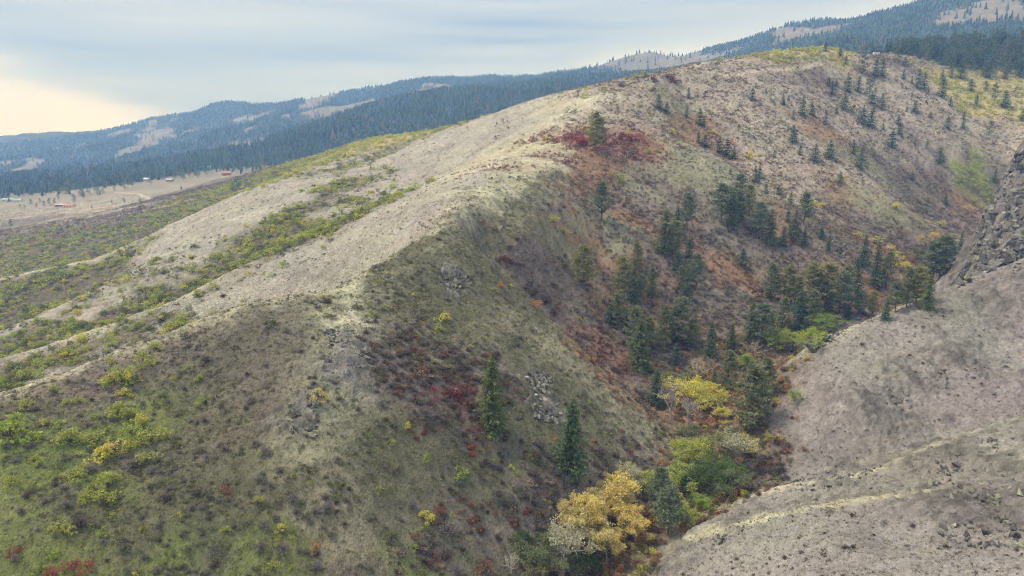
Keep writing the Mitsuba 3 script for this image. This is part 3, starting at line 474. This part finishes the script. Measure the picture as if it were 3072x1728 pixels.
SHRUBS = crop(0, 384, 7.547, [(80,430,230,L_),(30,390,150,Y),(200,175,90,Y),(400,55,60,Y),(940,95,85,'yellow'),(600,145,70,Y),(500,155,60,Y),(880,235,125,Y),(970,265,125,Y),(1060,325,105,'yellow'),(1010,415,135,L_),(1140,435,145,Y),(330,315,65,'yellow'),(650,305,60,'straw'),(530,435,140,Y),(700,445,115,Y),(820,365,60,Y),(280,425,60,Y),(790,575,145,'yellow'),(880,525,130,'gold'),(970,515,105,Y),(40,565,50,Y),(270,585,70,Y),(490,585,90,'sagegreen'),(1100,595,110,Y),(590,705,105,Y),(490,705,40,'gold'),(820,775,165,Y),(660,865,115,Y),(790,895,130,Y),(80,765,85,Y),(480,1135,135,Y),(600,1085,105,'brown'),(780,1145,75,L_),(1250,885,70,'brown'),(1720,825,75,'rust'),(1950,905,70,Y),(2130,1105,65,'yellow'),(1710,1115,60,Y),(2130,1275,105,G_),(1970,1245,80,G_),(2210,895,95,G_),(2240,985,60,G_),(2380,985,70,G_),(2470,965,95,G_),(2040,785,65,G_),(1880,835,60,G_),(2390,1405,80,G_),(1190,1435,70,G_),(2390,1305,60,'brown'),(2390,1245,60,'orange'),(125,1275,65,'red'),(110,1335,60,G_),(390,1305,90,L_),(400,1445,75,'red'),(540,1385,75,'red'),(660,1395,85,'red'),(1020,1449,45,'yellow'),(2060,1405,90,Y),(310,1425,60,L_),(1550,145,65,L_),(2400,115,95,'gold'),(690,665,85,G_),(1000,635,95,G_),(1140,675,60,G_),(1280,805,60,G_),(1540,285,60,G_),(1930,465,60,G_),(2000,525,60,G_),(1990,1085,70,G_),(1400,1125,40,G_),(1960,545,40,L_),(2110,665,60,G_),(2080,1025,60,G_),(500,930,70,G_),(160,980,70,G_),(240,480,60,G_),(50,480,60,G_),(920,560,50,G_),(1560,830,60,G_),(1690,500,60,G_),(200,860,60,'purple'),(420,770,50,'purple')])
SHRUBS += crop(0, 192, 7.547, [(930,1445,155,L_),(860,1435,100,'gold'),(960,1445,120,'yellow'),(830,1300,75,Y),(1080,1275,105,Y),(1140,1315,95,Y),(1180,1185,75,Y),(1400,1105,65,'olive'),(1430,1345,50,L_),(1500,1425,55,Y),(2050,1015,60,'green'),(1320,1415,45,Y),(1560,1280,60,'brown'),(1000,1155,45,'olive'),(2470,840,60,'brown'),(500,1060,60,Y),(620,1040,80,'green'),(290,1330,60,Y),(60,1310,45,Y),(1450,600,50,Y),(815,690,35,'olive'),(2360,1110,30,'purple')])
SHRUBS += crop(341.3, 192, 7.547, [(780,975,80,'yellow'),(735,1045,60,L_),(980,1180,40,Y),(705,1295,40,Y),(545,1245,35,Y),(540,788,30,'yellow'),(430,778,25,'yellow'),(1205,725,55,'orange'),(1280,722,30,'yellow'),(1455,875,65,'orange'),(240,1195,60,'rust'),(1600,920,60,'purple'),(1540,840,80,'purple'),(1280,560,60,'crimson'),(1230,530,60,'crimson'),(1070,250,40,'red'),(1160,300,45,'rust'),(560,1390,50,'rust'),(640,1365,40,'rust'),(710,1400,50,'rust'),(1600,230,80,Y),(1680,320,60,Y)])
SHRUBS += crop(341.3, 384, 7.547, [(695,58,50,'red'),(715,118,40,'red'),(710,158,35,'red'),(985,505,60,'red'),(985,560,50,'red'),(505,323,50,'yellow'),(505,363,40,'crimson'),(570,435,45,'crimson'),(900,695,85,L_),(645,580,55,L_),(605,1010,65,'yellow'),(685,1060,85,'yellow'),(835,1010,40,L_),(545,1255,65,L_),(1280,645,40,'yellow'),(800,1145,145,G_),(630,255,115,G_),(880,1449,110,G_),(790,1325,105,'purple'),(380,1185,105,'olive'),(1370,1225,105,'green'),(740,965,55,'red'),(1080,1435,120,'rust'),(820,110,90,'crimson'),(900,115,100,'crimson'),(450,1445,80,'straw'),(1320,685,30,L_),(960,355,30,'orange'),(760,365,30,'orange'),(960,170,80,'rust'),(850,360,30,L_),(1220,560,60,G_),(1190,650,60,G_),(540,940,80,G_),(1510,1000,60,'rust'),(1300,1060,60,'rust'),(1440,560,60,'rust'),(220,395,35,L_),(1600,420,35,'orange'),(1900,440,35,'orange'),(1070,110,50,'olive')])
SHRUBS += crop(500, 50, 9.66, [(750,905,110,'red'),(830,925,105,'red'),(690,865,90,'crimson'),(1000,905,80,'crimson'),(1180,865,80,'crimson'),(1310,885,90,'red'),(640,1105,85,'crimson'),(1480,315,110,'crimson'),(1640,295,130,'crimson'),(1690,325,75,'crimson'),(1170,355,55,'brown'),(1480,395,40,'crimson'),(1400,265,85,Y),(1310,275,60,Y),(840,405,50,'yellow'),(820,465,60,Y),(1015,390,40,Y),(690,615,60,'olive'),(450,865,45,'yellow'),(1230,805,50,'yellow'),(1150,1285,95,L_),(1440,1005,60,Y),(1520,995,60,Y),(2410,1055,95,'yellow'),(2240,915,65,'orange'),(1660,815,70,'yellow'),(2060,815,60,'yellow'),(1790,765,65,'olive'),(1660,185,50,Y),(910,265,50,'olive'),(1260,1030,90,'sagegreen'),(1060,930,70,'crimson'),(1750,950,50,'crimson'),(1110,900,60,'crimson'),(1250,880,70,'crimson')])
SHRUBS += crop(466.7, 426, 9.66, [(1320,1400,110,'orange'),(1490,1430,110,'orange'),(1690,1090,80,'orange'),(1210,1449,150,'crimson'),(1290,290,120,'purple'),(40,220,60,'red'),(50,290,60,'red'),(430,410,40,'yellow'),(480,465,40,L_),(2150,740,80,'rust'),(1600,1180,70,'gold'),(1680,1300,60,L_)])
def shrub(p, h, hue, hp, q=None):
    key = numbered('shrub'); rot = RNG.uniform(0, 360); wid = RNG.uniform(.95, 1.35); q = int(RNG.integers(0, 2))
    put(key + '__foliage', f'bush_{hue}_{q}', p, h, wid, rot)
    if hp > 7: put(key + '__stems', 'bush_stem', p, h, wid, rot)
    THINGS.append((key, hue, 'shrub', None, p, hp))
n_ = 0
for u, v, hp, hue in SHRUBS:
    p = hit(u, v)[0]; zc = p[1] * CP - p[2] * SP; shrub(p, float(np.clip(hp * zc / (FOC * CP), .6, 8)), hue, hp)

# ---------------------------------------------------------------- plants by the thousand, by the ground they grow on
SOW = dict(gully=(.085, 1.7, 4.0, 'yellowgreen 34 lime 12 olive 25 yellow 9 brown 14 grey 6'), yellow=(.06, 1.8, 4.2, 'yellowgreen 52 yellow 22 lime 14 straw 12'), lime=(.13, 1.8, 3.4, 'lime 66 yellowgreen 34'),
           red=(.17, .9, 1.9, 'crimson 34 red 8 rust 32 brown 26'), rust=(.15, .9, 2.0, 'rust 42 orange 14 straw 20 brown 24'), brown=(.20, .8, 2.2, 'brown 26 purple 20 rust 12 grey 13 olive 18 straw 6 crimson 3 yellowgreen 2'),
           tan=(.14, .6, 2.1, 'straw 26 brown 24 purple 10 olive 13 grey 18 rust 6 yellow 3'), sage=(.12, .5, 1.3, 'grey 26 olive 26 sagegreen 22 brown 26'), olive=(.11, .6, 1.5, 'grey 32 brown 12 olive 34 sagegreen 18 yellowgreen 4'),
           green=(.05, .6, 1.3, 'grey 46 olive 30 yellowgreen 20 brown 4'), umber=(.12, .5, 1.1, 'brown 46 grey 32 olive 22'), mauve=(.02, .4, 1.3, 'dark 40 brown 35 olive 25'), ash=(.028, .3, 1.0, 'dark 30 brown 35 grey 35'), pale=(.013, .3, .8, 'dark 40 olive 60'),
           litter=(.19, .9, 2.4, 'rust 25 brown 25 olive 22 yellow 13 orange 15'), field=(.010, .8, 2., 'olive 80 dark 20'), rock=(.03, .4, .9, 'grey 60 sagegreen 40'))
SOW = {NAMES.index(k): (a, b, c, w.split()[::2], np.cumsum([float(x) for x in w.split()[1::2]]) / sum(float(x) for x in w.split()[1::2])) for k, (a, b, c, w) in SOW.items()}
hz_az = np.linspace(-.8, .8, 801); hz_lr = np.linspace(math.log(60), math.log(9000), 700)
A_, L2_ = np.meshgrid(hz_az, hz_lr, indexing='ij'); hz = height(np.exp(L2_) * np.sin(A_), np.exp(L2_) * np.cos(A_)) / np.exp(L2_)
hz = np.maximum.accumulate(hz, axis=1)
def in_view(x, y, z, h):
    """False for what stands wholly behind a ridge."""
    r = np.hypot(x, y); i = np.clip(np.round((np.arctan2(x, y) + .8) / .002).astype(int), 0, 800); j = np.clip(((np.log(r) - hz_lr[0]) / (hz_lr[1] - hz_lr[0])).astype(int) - 1, 0, 699)
    return (z + h + 1.0) / r > hz[i, j]
rs = np.random.default_rng(77)
def sown(n, r0, r1, ex, half=.70):
    r = (r0 ** ex + rs.random(n) * (r1 ** ex - r0 ** ex)) ** (1 / ex); a = rs.uniform(-half, half, n)
    return r * np.sin(a), r * np.cos(a), r
x, y, r = [np.concatenate(q) for q in zip(sown(24000, 100, 300, 2.0), sown(170000, 300, 1150, 1.2))]
W = cover(x, y); z = height(x, y); pick = (W.cumsum(1) > rs.random((len(x), 1))).argmax(1)
ok = in_view(x, y, z, 1.5); small = []; thick = .3 + 1.35 * sm(.40, .62, n3(x, y, 1 / 11., 91, 3))
for i in np.nonzero(ok)[0]:
    s = SOW.get(int(pick[i]))
    if s is None or rs.random() > s[0] / .2 * thick[i]: continue
    h = rs.uniform(s[1], s[2]) * (.75 + .5 * rs.random()) ** 1.3; hue = s[3][int(np.searchsorted(s[4], rs.random()))]
    if hue in ('brown', 'grey', 'dark') and s[2] > 3: h *= .55
    small.append((h * FOC / r[i], h, hue, (x[i], y[i], z[i] - .05 * h)))
small.sort(key=lambda s: -s[0])
room = max(0, 299 - len(SHRUBS))
for k, (hp, h, hue, p) in enumerate(small):
    if k < room: shrub(np.array(p), h, hue, hp); continue
    g = f"{'bush' if hp > 4.2 else 'clump'}_{hue}_{int(rs.integers(0, 2))}"
    put(f'shrubbery__{k:05d}', g, p, h, float(rs.uniform(.95, 1.6)), float(rs.uniform(0, 360)))
labels['shrubbery'] = {'label': 'countless small brown, grey, rust and yellow-green shrubs carpeting the slopes', 'kind': 'stuff'}
x, y, r = sown(64000, 100, 380, 1.6)
W = cover(x, y); z = height(x, y); pick = (W.cumsum(1) > rs.random((len(x), 1))).argmax(1); ok = in_view(x, y, z, .4)
TUFT = dict(pale='pale pale olive', mauve='straw pale brown', ash='straw pale brown grey', olive='pale olive brown sagegreen dark', green='olive sagegreen green pale', umber='straw brown pale dark', sage='sagegreen pale brown olive', brown='purple straw brown', tan='straw', rock='sagegreen pale dark', gully='olive', litter='rust straw', red='crimson brown')
for k in np.nonzero(ok)[0]:
    hue = TUFT.get(NAMES[pick[k]])
    if hue: hue = hue.split()[int(rs.integers(0, len(hue.split())))]
    if hue: put(f'dry_grass__{k:05d}', f'tuft_{hue}_{k % 2}', (x[k], y[k], z[k]), float(rs.uniform(.25, .6)), float(rs.uniform(1, 1.9)), float(rs.uniform(0, 360)))
labels['dry_grass'] = {'label': 'dry bunchgrass tufts over the nearer slopes', 'kind': 'stuff'}
print('small', len(small), 'tufts', int(ok.sum()))

# ---------------------------------------------------------------- forests
x, y, r = sown(9000, 820, 1330, 2.0, .8); a = np.arctan2(x, y); k_ = (a > .40)
x, y, r = x[k_], y[k_], r[k_]; W = cover(x, y); z = height(x, y); k_ = (W[:, NAMES.index('floor')] > .4) & in_view(x, y, z, 20) & (n3(x, y, 1 / 45., 71) > .22)
edge = [(float(rr), (float(a), float(b), float(c))) for a, b, c, rr in zip(x[k_], y[k_], z[k_], r[k_])]; edge.sort()
print('hill forest', len(edge))
for k, (rr, p) in enumerate(edge):
    h = float(rs.uniform(15, 25)); g = ('pine_plain_' if rs.random() < .55 else 'fir_plain_') + str(int(rs.integers(0, 3)))
    if k < 110:
        nm = g.split('_')[0] + '_tree'; key = numbered(nm); put(key + '__crown', g, p, h, 1.15); put(key + '__trunk', 'conifer_trunk', p, h)
        THINGS.append((key, g.split('_')[0] + ' forest', 'tree', 'conifers at the edge of the hilltop forest', np.array(p), px_height(p, h)))
    else: put(f'hilltop_forest__{k:05d}', g, p, h, 1.2)
labels['hilltop_forest'] = {'label': 'dense dark conifer forest behind the white trailer on the right hilltop', 'kind': 'stuff'}
# the mountains' own forest: every tree a small ragged cone of needles, one mesh
def far_forest():
    n = 210000; x, y, r = sown(n, 1350, 5700, 1.25, .72)
    z = height(x, y); dens = 1 - .96 * bald(x, y); dens = dens * (.35 + .65 * sm(.3, .5, n3(x, y, 1 / 150., 73))); q = r < 2100; dens[q] *= np.maximum(cover(x[q], y[q])[:, NAMES.index('floor')], .03 + 0 * r[q]) * .9
    k = in_view(x, y, z, 22) & (rs.random(n) < dens * (.12 + .88 * sm(1450, 1850, r + 260 * (n3(x, y, 1 / 120., 76, 2) - .5)))); x, y, z, r = x[k], y[k], z[k], r[k]
    print('far trees', len(x))
    h = rs.uniform(15, 27, len(x)) * (.55 + .45 * sm(1500, 2100, r)); w = h * rs.uniform(.17, .26, len(x)); S = 5
    ang = np.arange(S) * 2 * np.pi / S + rs.uniform(0, 6.28, (len(x), 1)); tri = []
    for lo, hi, rad in ((.06, .55, 1.0), (.32, .80, .76), (.6, 1.0, .46)):
        j = rs.uniform(.7, 1.3, (len(x), S)) * rad * w[:, None]
        ring = np.stack([x[:, None] + j * np.cos(ang), y[:, None] + j * np.sin(ang), (z + lo * h)[:, None] + 0 * j + rs.uniform(-.05, .05, j.shape) * h[:, None]], -1)
        top = np.stack([x, y, z + hi * h], -1)[:, None].repeat(S, 1)
        tri.append(np.stack([ring, np.roll(ring, -1, 1), top], 2))
    tri = np.stack(tri, 1).reshape(-1, 3, 3); c = np.array([.075, .115, .075]) * rs.uniform(.65, 1.5, (len(x), 1)) * (.6 + .8 * n3(x, y, 1 / 170., 75, 3))[:, None]; o = rs.random(len(x)) < .07; c[o] = np.array([.20, .15, .08])
    c = c.repeat(S * 3, 0).repeat(3, 0)
    return tri.reshape(-1, 3), np.arange(len(tri) * 3).reshape(-1, 3), c
v_, f_, c_ = far_forest()
scene['forest'] = mikit.ply((v_, f_), 'wood', color=c_)
labels['forest'] = {'label': 'blue-green conifer forest covering the distant mountainsides', 'kind': 'stuff'}

# ---------------------------------------------------------------- rock outcrops
def block(rng):
    p = rng.normal(size=(11, 3)) * np.array([1, .8, .75]); h = trimesh.convex.convex_hull(p / np.abs(p).max())
    return np.array(h.vertices), np.array(h.faces)
BLOCKS = [block(np.random.default_rng(500 + k)) for k in range(8)]
TONES = [(.105, .102, .10), (.18, .176, .172), (.245, .238, .23), (.33, .32, .31), (.25, .26, .18)]
for i, (v, f) in enumerate(BLOCKS):
    for j, t in enumerate(TONES):
        g_ = np.random.default_rng(600 + i * 5 + j); tri = v[f].reshape(-1, 3)
        group(f'stone_{i}_{j}', (tri, np.arange(len(tri)).reshape(-1, 3), np.repeat(np.array(t) * (1 + .22 * g_.uniform(-1, 1, (len(f), 1))), 3, 0)), 'wood')
from shapely.geometry import Polygon, Point
def outcrop(poly, n, s0, s1, label, dark=0.0):
    g = Polygon(poly); x0, y0, x1, y1 = g.bounds; pts = []
    while len(pts) < n:
        u, v = rs.uniform(x0, x1), rs.uniform(y0, y1)
        if g.contains(Point(u, v)): pts.append((u, v))
    w = hit(*np.array(pts).T); lr = np.log(np.hypot(w[:, 0], w[:, 1])); m = np.median(lr); w = w[np.abs(lr - m) < .35]
    size = np.sort(s0 + (s1 - s0) * rs.random(len(w)) ** 2)[::-1]; key = numbered('rock_outcrop')
    for k, (p, s) in enumerate(zip(w, size)):
        q = np.eye(4); q[:3, :3] = trimesh.transformations.random_rotation_matrix(rs.random(3))[:3, :3] @ np.diag(s * rs.uniform(.6, 1.15, 3)); q[:3, 3] = p + [0, 0, s * rs.uniform(-.1, .45)]
        j = int(rs.choice(5, p=[.28 + dark, .32, .2 - dark * .6, .08 - dark * .4, .12]))
        name = numbered(key + '__stone') if k < 300 else f'{key}__rubble__{k:04d}'
        scene[name] = {'type': 'instance', 'to_world': T(q), 'shapegroup': {'type': 'ref', 'id': f'stone_{int(rs.integers(0, 8))}_{j}'}}
    if len(w) > 300: labels[key + '__rubble'] = {'label': 'smaller stones between the larger blocks', 'kind': 'stuff'}
    labels[key] = {'label': label, 'category': 'rock outcrop'}
outcrop([(953,290),(966,264),(976,240),(986,208),(1003,172),(1024,150),(1024,258),(992,272),(968,288)], 820, .5, 3.4, 'tall craggy grey rock cliff at the right edge above the canyon', .1)
outcrop([(806,347),(826,322),(845,316),(868,320),(842,335),(815,354)], 150, .5, 2.6, 'grey rocky knoll on the right spur above the olive-green trees')
outcrop([(328,328),(355,332),(372,362),(350,382),(325,375)], 240, .4, 2.0, 'dark rocks on the spur nose just below the pale crest')
outcrop([(290,402),(318,396),(314,440),(288,432)], 200, .4, 1.7, 'rubbly rocks lower down the spur nose, left of the crimson brush')
outcrop([(436,268),(462,268),(478,290),(448,292)], 90, .5, 2.0, 'small dark rocks high in the bowl under the crest')
outcrop([(530,405),(546,398),(562,410),(558,425),(535,421)], 160, .5, 2.2, 'rounded grey lichened outcrop just left of the right-hand big fir')
outcrop([(522,372),(545,372),(558,392),(535,396)], 130, .4, 1.8, 'broken rocks uphill of the rounded lichened outcrop')
outcrop([(925,472),(962,442),(1000,438),(1024,470),(1024,545),(960,560),(930,522)], 520, .3, 1.5, 'broad dark rocky bluff in the lower right corner', .1)
outcrop([(795,480),(850,464),(892,460),(862,481),(800,494)], 200, .25, 1.1, 'low rocks along the near right spur, above its pale edge')
outcrop([(868,396),(900,386),(914,400),(880,410)], 130, .3, 1.2, 'patch of grey rocks midway up the smooth right slope')
outcrop([(690,543),(730,526),(772,506),(772,522),(702,552)], 90, .2, .8, 'dark stones at the lower left tip of the right spur')
outcrop([(908,93),(936,98),(942,110),(914,104)], 45, .8, 2.6, 'rock band on the upper right hillside below the trailer', .1)
outcrop([(831,240),(844,244),(848,260),(834,256)], 45, .6, 2.2, 'pale rock rib among brush across the canyon', .1)
outcrop([(487,128),(500,116),(512,114),(508,132),(492,141)], 60, .6, 1.8, 'dark crag on the long slope below the crest skyline', .1)
outcrop([(1008,268),(1024,262),(1024,278),(1010,279)], 45, .4, 1.6, 'grey boulders on the right spur crest beneath the cliff')
outcrop([(905,352),(950,372),(946,392),(915,380)], 120, .25, 1.1, 'scattered grey stones on the smooth right slope')

# ---------------------------------------------------------------- houses, trailer, poles, a far road's car
for k, c in dict(white=(.78, .78, .77), cream=(.62, .56, .46), timber=(.30, .22, .16), pinkroof=(.52, .25, .21), tealroof=(.30, .50, .50), greyroof=(.50, .51, .52), glass=(.06, .07, .08), tyre=(.03, .03, .03), pole=(.20, .16, .13)).items():
    scene['paint_' + k] = {'type': 'twosided', 'bsdf': {'type': 'diffuse', 'reflectance': {'type': 'rgb', 'value': list(c)}}}
def box(x0, x1, y0, y1, z0, z1): return trimesh.creation.box(bounds=[[x0, y0, z0], [x1, y1, z1]])
def solid(key, meshes, mat, M):
    scene[key] = mikit.ply(trimesh.util.concatenate(meshes), 'paint_' + mat, to_world=M)
def gable(w, d, h, r, o=.5, t=.25):
    p = np.array([[-d / 2 - o, 0], [0, r], [d / 2 + o, 0], [d / 2 + o, t], [0, r + t * 1.2], [-d / 2 - o, t]])
    m = trimesh.creation.extrude_polygon(Polygon(p), w + 2 * o, engine='earcut')
    v = np.array(m.vertices); m.vertices = np.stack([v[:, 2] - w / 2 - o, v[:, 0], v[:, 1] + h - .05], 1); m.fix_normals(); return m
def house(name, u, v, w, d, h, r, rot, wall, roof, label, cat, floor=1.2):
    p = hit(u, v)[0]; key = numbered(name); M = T().translate([float(p[0]), float(p[1]), float(p[2]) + .3]).rotate([0, 0, 1], rot)
    tri = trimesh.creation.extrude_polygon(Polygon([(-d / 2, 0), (d / 2, 0), (0, r)]), w - .02, engine='earcut'); q = np.array(tri.vertices); tri.vertices = np.stack([q[:, 2] - w / 2 + .01, q[:, 0], q[:, 1] + h - .06], 1); tri.fix_normals()
    solid(key + '__wall', [box(-w / 2, w / 2, -d / 2, d / 2, -floor, h), tri], wall, M); solid(key + '__roof', [gable(w, d, h, r)], roof, M)
    solid(key + '__door', [box(-.5, .5, -d / 2 - .06, -d / 2 + .02, 0, 2.1)], 'timber', M)
    for x in (-w * .3, w * .3): solid(numbered(key + '__window'), [box(x - .8, x + .8, -d / 2 - .05, -d / 2 + .02, .9, 2.1)], 'glass', M)
    labels[key] = {'label': label, 'category': cat}
house('farmhouse', 226.8, 175, 17, 10, 4.2, 3.0, 18, 'timber', 'pinkroof', 'house with a faded pinkish-red roof at the forest edge above the benches', 'house')
house('cabin', 147, 181, 11, 8, 4, 2.2, 10, 'cream', 'white', 'small white-roofed cabin among trees left of the pink-roofed house', 'cabin')
house('cabin', 170, 181.5, 13, 8, 3, 2.0, -8, 'timber', 'greyroof', 'low grey-roofed cabin midway between the white cabin and the pink-roofed house', 'cabin')
house('cabin', 209.5, 169, 9, 8, 4, 2.2, 5, 'cream', 'tealroof', 'pale blue-green roofed cabin in the trees behind the pink-roofed house', 'cabin')
house('barn', 9, 201.5, 22, 9, 3.4, 2.0, 6, 'cream', 'tealroof', 'long blue-green roofed barn at the far left edge', 'barn')
house('barn', 18.5, 202, 13, 9, 3.2, 2.0, 4, 'cream', 'tealroof', 'shorter blue-green roofed barn, right of the long one', 'barn')
house('farmhouse', 69.6, 207.5, 16, 9, 3.2, 2.2, -4, 'cream', 'pinkroof', 'tan house with a reddish roof alone on the pale left field', 'house')
house('barn', 60.6, 206.5, 14, 7, 2.8, 1.2, 8, 'timber', 'greyroof', 'low grey-roofed shed beside the tan house on the field', 'shed')
house('barn', 406, 128.5, 7, 5, 2.6, 1.2, 20, 'timber', 'greyroof', 'tiny dark shed on the skyline of the long left slope', 'shed')
p = hit(876, 55)[0]; M = T().translate([float(p[0]), float(p[1]), float(p[2])]).rotate([0, 0, 1], 6); key = 'camping_trailer'
bd = trimesh.creation.extrude_polygon(Polygon([(-4, .6), (4, .6), (4, 2.6), (3.6, 3.1), (-3.4, 3.1), (-4, 2.4)]).buffer(.12), 2.5, engine='earcut'); q = np.array(bd.vertices); bd.vertices = np.stack([q[:, 0], q[:, 2] - 1.25, q[:, 1]], 1); bd.fix_normals()
solid(key + '__body', [bd], 'white', M)
for x in (-2.2, 1.6): solid(numbered(key + '__window'), [box(x - .6, x + .6, -1.29, -1.24, 1.6, 2.3)], 'glass', M)
solid(key + '__door', [box(-.4, .4, -1.30, -1.24, .75, 2.5)], 'cream', M)
for x in (-.6, .6):
    for y in (-1.1, 1.1):
        c = trimesh.creation.cylinder(.38, .25, sections=16); c.apply_transform(trimesh.transformations.rotation_matrix(math.pi / 2, [1, 0, 0])); c.apply_translation([x + .9, y, .38]); solid(numbered(key + '__wheel'), [c], 'tyre', M)
solid(key + '__hitch', [box(-5.4, -4, -.1, .1, .5, .65)], 'pole', M)
labels[key] = {'label': 'white camping trailer parked on the right hilltop before the dark forest', 'category': 'trailer'}
p = hit(869.5, 56)[0]; M = T().translate([float(p[0]), float(p[1]), float(p[2])]).rotate([0, 0, 1], 12); key = 'parked_car'
bd = trimesh.creation.extrude_polygon(Polygon([(-2.2, .45), (2.2, .45), (2.25, .95), (1.2, 1.08), (.7, 1.65), (-1.5, 1.65), (-2.15, 1.0)]), 1.7, engine='earcut'); q = np.array(bd.vertices); bd.vertices = np.stack([q[:, 0], q[:, 2] - .85, q[:, 1]], 1); bd.fix_normals()
solid(key + '__body', [bd], 'white', M); solid(key + '__side_window', [box(-1.3, .6, -.87, .87, 1.1, 1.55)], 'glass', M)
for x in (-1.35, 1.35):
    for y in (-.8, .8):
        c = trimesh.creation.cylinder(.34, .22, sections=14); c.apply_transform(trimesh.transformations.rotation_matrix(math.pi / 2, [1, 0, 0])); c.apply_translation([x, y, .34]); solid(numbered(key + '__wheel'), [c], 'tyre', M)
labels[key] = {'label': 'small white car left of the white camping trailer', 'category': 'car'}
for u, v, t in ((785.3, 53, 'wooden power pole on the skyline left of the hilltop trees'), (897.7, 52.5, 'wooden power pole just right of the white camping trailer')):
    p = hit(u, v)[0]; M = T().translate([float(p[0]), float(p[1]), float(p[2])]).rotate([0, 0, 1], 25); key = numbered('power_pole')
    c = trimesh.creation.cylinder(.19, 11, sections=10); c.apply_translation([0, 0, 5]); solid(key + '__post', [c], 'pole', M); solid(key + '__crossarm', [box(-1.2, 1.2, -.28, -.16, 9.4, 9.6)], 'pole', M)
    labels[key] = {'label': t, 'category': 'power pole'}
# small trees on the benches and fields far left
for u, v, hp in [(31,205,6),(40,203,5),(46,196,5),(52,194,6),(58,200,6),(62,194,8),(66,196,9),(70,192,12),(74,203,9),(80,196,9),(84,199,10),(90,195,5),(95,192,8),(98,196,9),(103,194,6),(25,209,4),(20,208,4),(37,208,5),(44,207,6),(50,205,7),(55,204,6),(11,227,8),(92,209,4),(112,204,4),(124,203,5),(140,203,5),(115,192,7),(125,190,9),(133,187,7),(160,180,8),(176,180,9),(183,181,11),(190,177,8),(198,178,9),(206,176,9),(150,184,7)]:
    tree(u, v, hp * .95, 'p')

# ---------------------------------------------------------------- which one is which
MARKS = [('the white trailer', 876, 54), ('the grey cliff', 988, 215), ('the lime-green patch', 955, 163), ('the crimson thicket', 580, 140), ('the rocky knoll', 838, 330), ('the golden cottonwoods', 625, 510), ('the bright yellow tree', 689, 395),
         ('the crimson bowl brush', 458, 388), ('the pale crest', 400, 240), ('the bottom left corner', 20, 560), ('the spur-nose rocks', 345, 355), ('the round yellow tree', 815, 206), ('the left gully', 240, 265), ('the lower right bluff', 970, 495),
         ('the dead tree', 565, 560), ('the two big firs', 530, 430), ('the grassy upper rib', 735, 165), ('the far left fields', 60, 208), ('the red slope', 612, 350), ('the left edge shrubs', 20, 425), ('the hilltop crest', 690, 68), ('the pink-roofed house', 227, 175), ('the left green slope', 110, 460), ('the bottom edge', 400, 560), ('the far left gully', 60, 245)]
WORD = dict(fir='dark green fir', pine='grey-green pine', gold='golden cottonwood', palegold='half-bare cottonwood', yellow='bright yellow', yellowgreen='yellow-green', lime='lime green', green='deep green', olive='olive green', cream='cream-leaved', bare0='white bare', bare1='grey bare', bare2='pinkish bare',
            gold_='golden', orange='orange', rust='rust-brown', red='red', crimson='dark crimson', grey='grey twiggy', brown='brown', purple='purplish-brown', straw='straw-colored', sagegreen='grey-green', dark='blackish', pale='pale')
ORD = 'first second third fourth fifth sixth seventh eighth ninth tenth eleventh twelfth thirteenth fourteenth fifteenth sixteenth seventeenth eighteenth nineteenth twentieth'.split()
bag = {}
for key, kind, cat, grp, p, hp in THINGS:
    u, v = pix(p + np.array([0, 0, 0.0])); dist = [math.hypot(u - a, (v - b) * 1.3) for _, a, b in MARKS]; m = int(np.argmin(dist)); name, a, b = MARKS[m]
    dx, dy = u - a, v - b
    way = 'beside' if dist[m] < 9 else ('left of' if dx < 0 else 'right of') if abs(dx) > 2.2 * abs(dy) else ('above' if dy < 0 else 'below') if abs(dy) > 2.2 * abs(dx) else ('upper ' if dy < 0 else 'lower ') + ('left of' if dx < 0 else 'right of')
    k0 = kind.split()[0]; what = WORD['gold_' if (k0 == 'gold' and cat == 'shrub') else k0] + ('' if k0 in ('fir', 'pine', 'gold', 'palegold') and cat == 'tree' else ' ' + cat)
    size = ('tall ' if hp > 30 else 'medium ' if hp > 14 else 'small ') if cat == 'tree' else ('big ' if hp > 9 else 'small ' if hp > 5.5 else 'tiny ')
    bag.setdefault((size + what, way + ' ' + name), []).append((u, key, cat, k0, m))
for (what, where), rows in bag.items():
    rows.sort()
    for i, (u, key, cat, k0, m) in enumerate(rows):
        n = len(rows)
        if n == 1: text = f'{what} {where}'
        elif i == 0: text = f'{what} {where}, leftmost there'
        elif i == n - 1: text = f'{what} {where}, rightmost there'
        elif i < 20: text = f'{what} {where}, {ORD[i]} from left there'
        else: text = f'{what} {where}, {ORD[min(n - 1 - i, 19)]} from right there'
        labels[key] = {'label': text, 'category': cat, 'group': ('conifers of the canyon and hillside' if k0 in ('fir', 'pine') else 'leafy and bare trees along the canyon floor') if cat == 'tree' else 'autumn shrubs on the slopes'}

# ---------------------------------------------------------------- haze over the whole country
scene['haze'] = {'type': 'cube', 'to_world': T().translate([0, 3400, 230]).scale([7500, 4700, 400]), 'bsdf': {'type': 'null'}, 'interior': {'type': 'ref', 'id': 'haze_air'}}
labels['haze'] = {'label': 'thin bluish autumn haze between camera and mountains', 'kind': 'stuff'}
used = {d['shapegroup']['id'] for d in scene.values() if d.get('type') == 'instance'}
for k in [k for k, d in scene.items() if d.get('type') == 'shapegroup' and k not in used]: del scene[k]
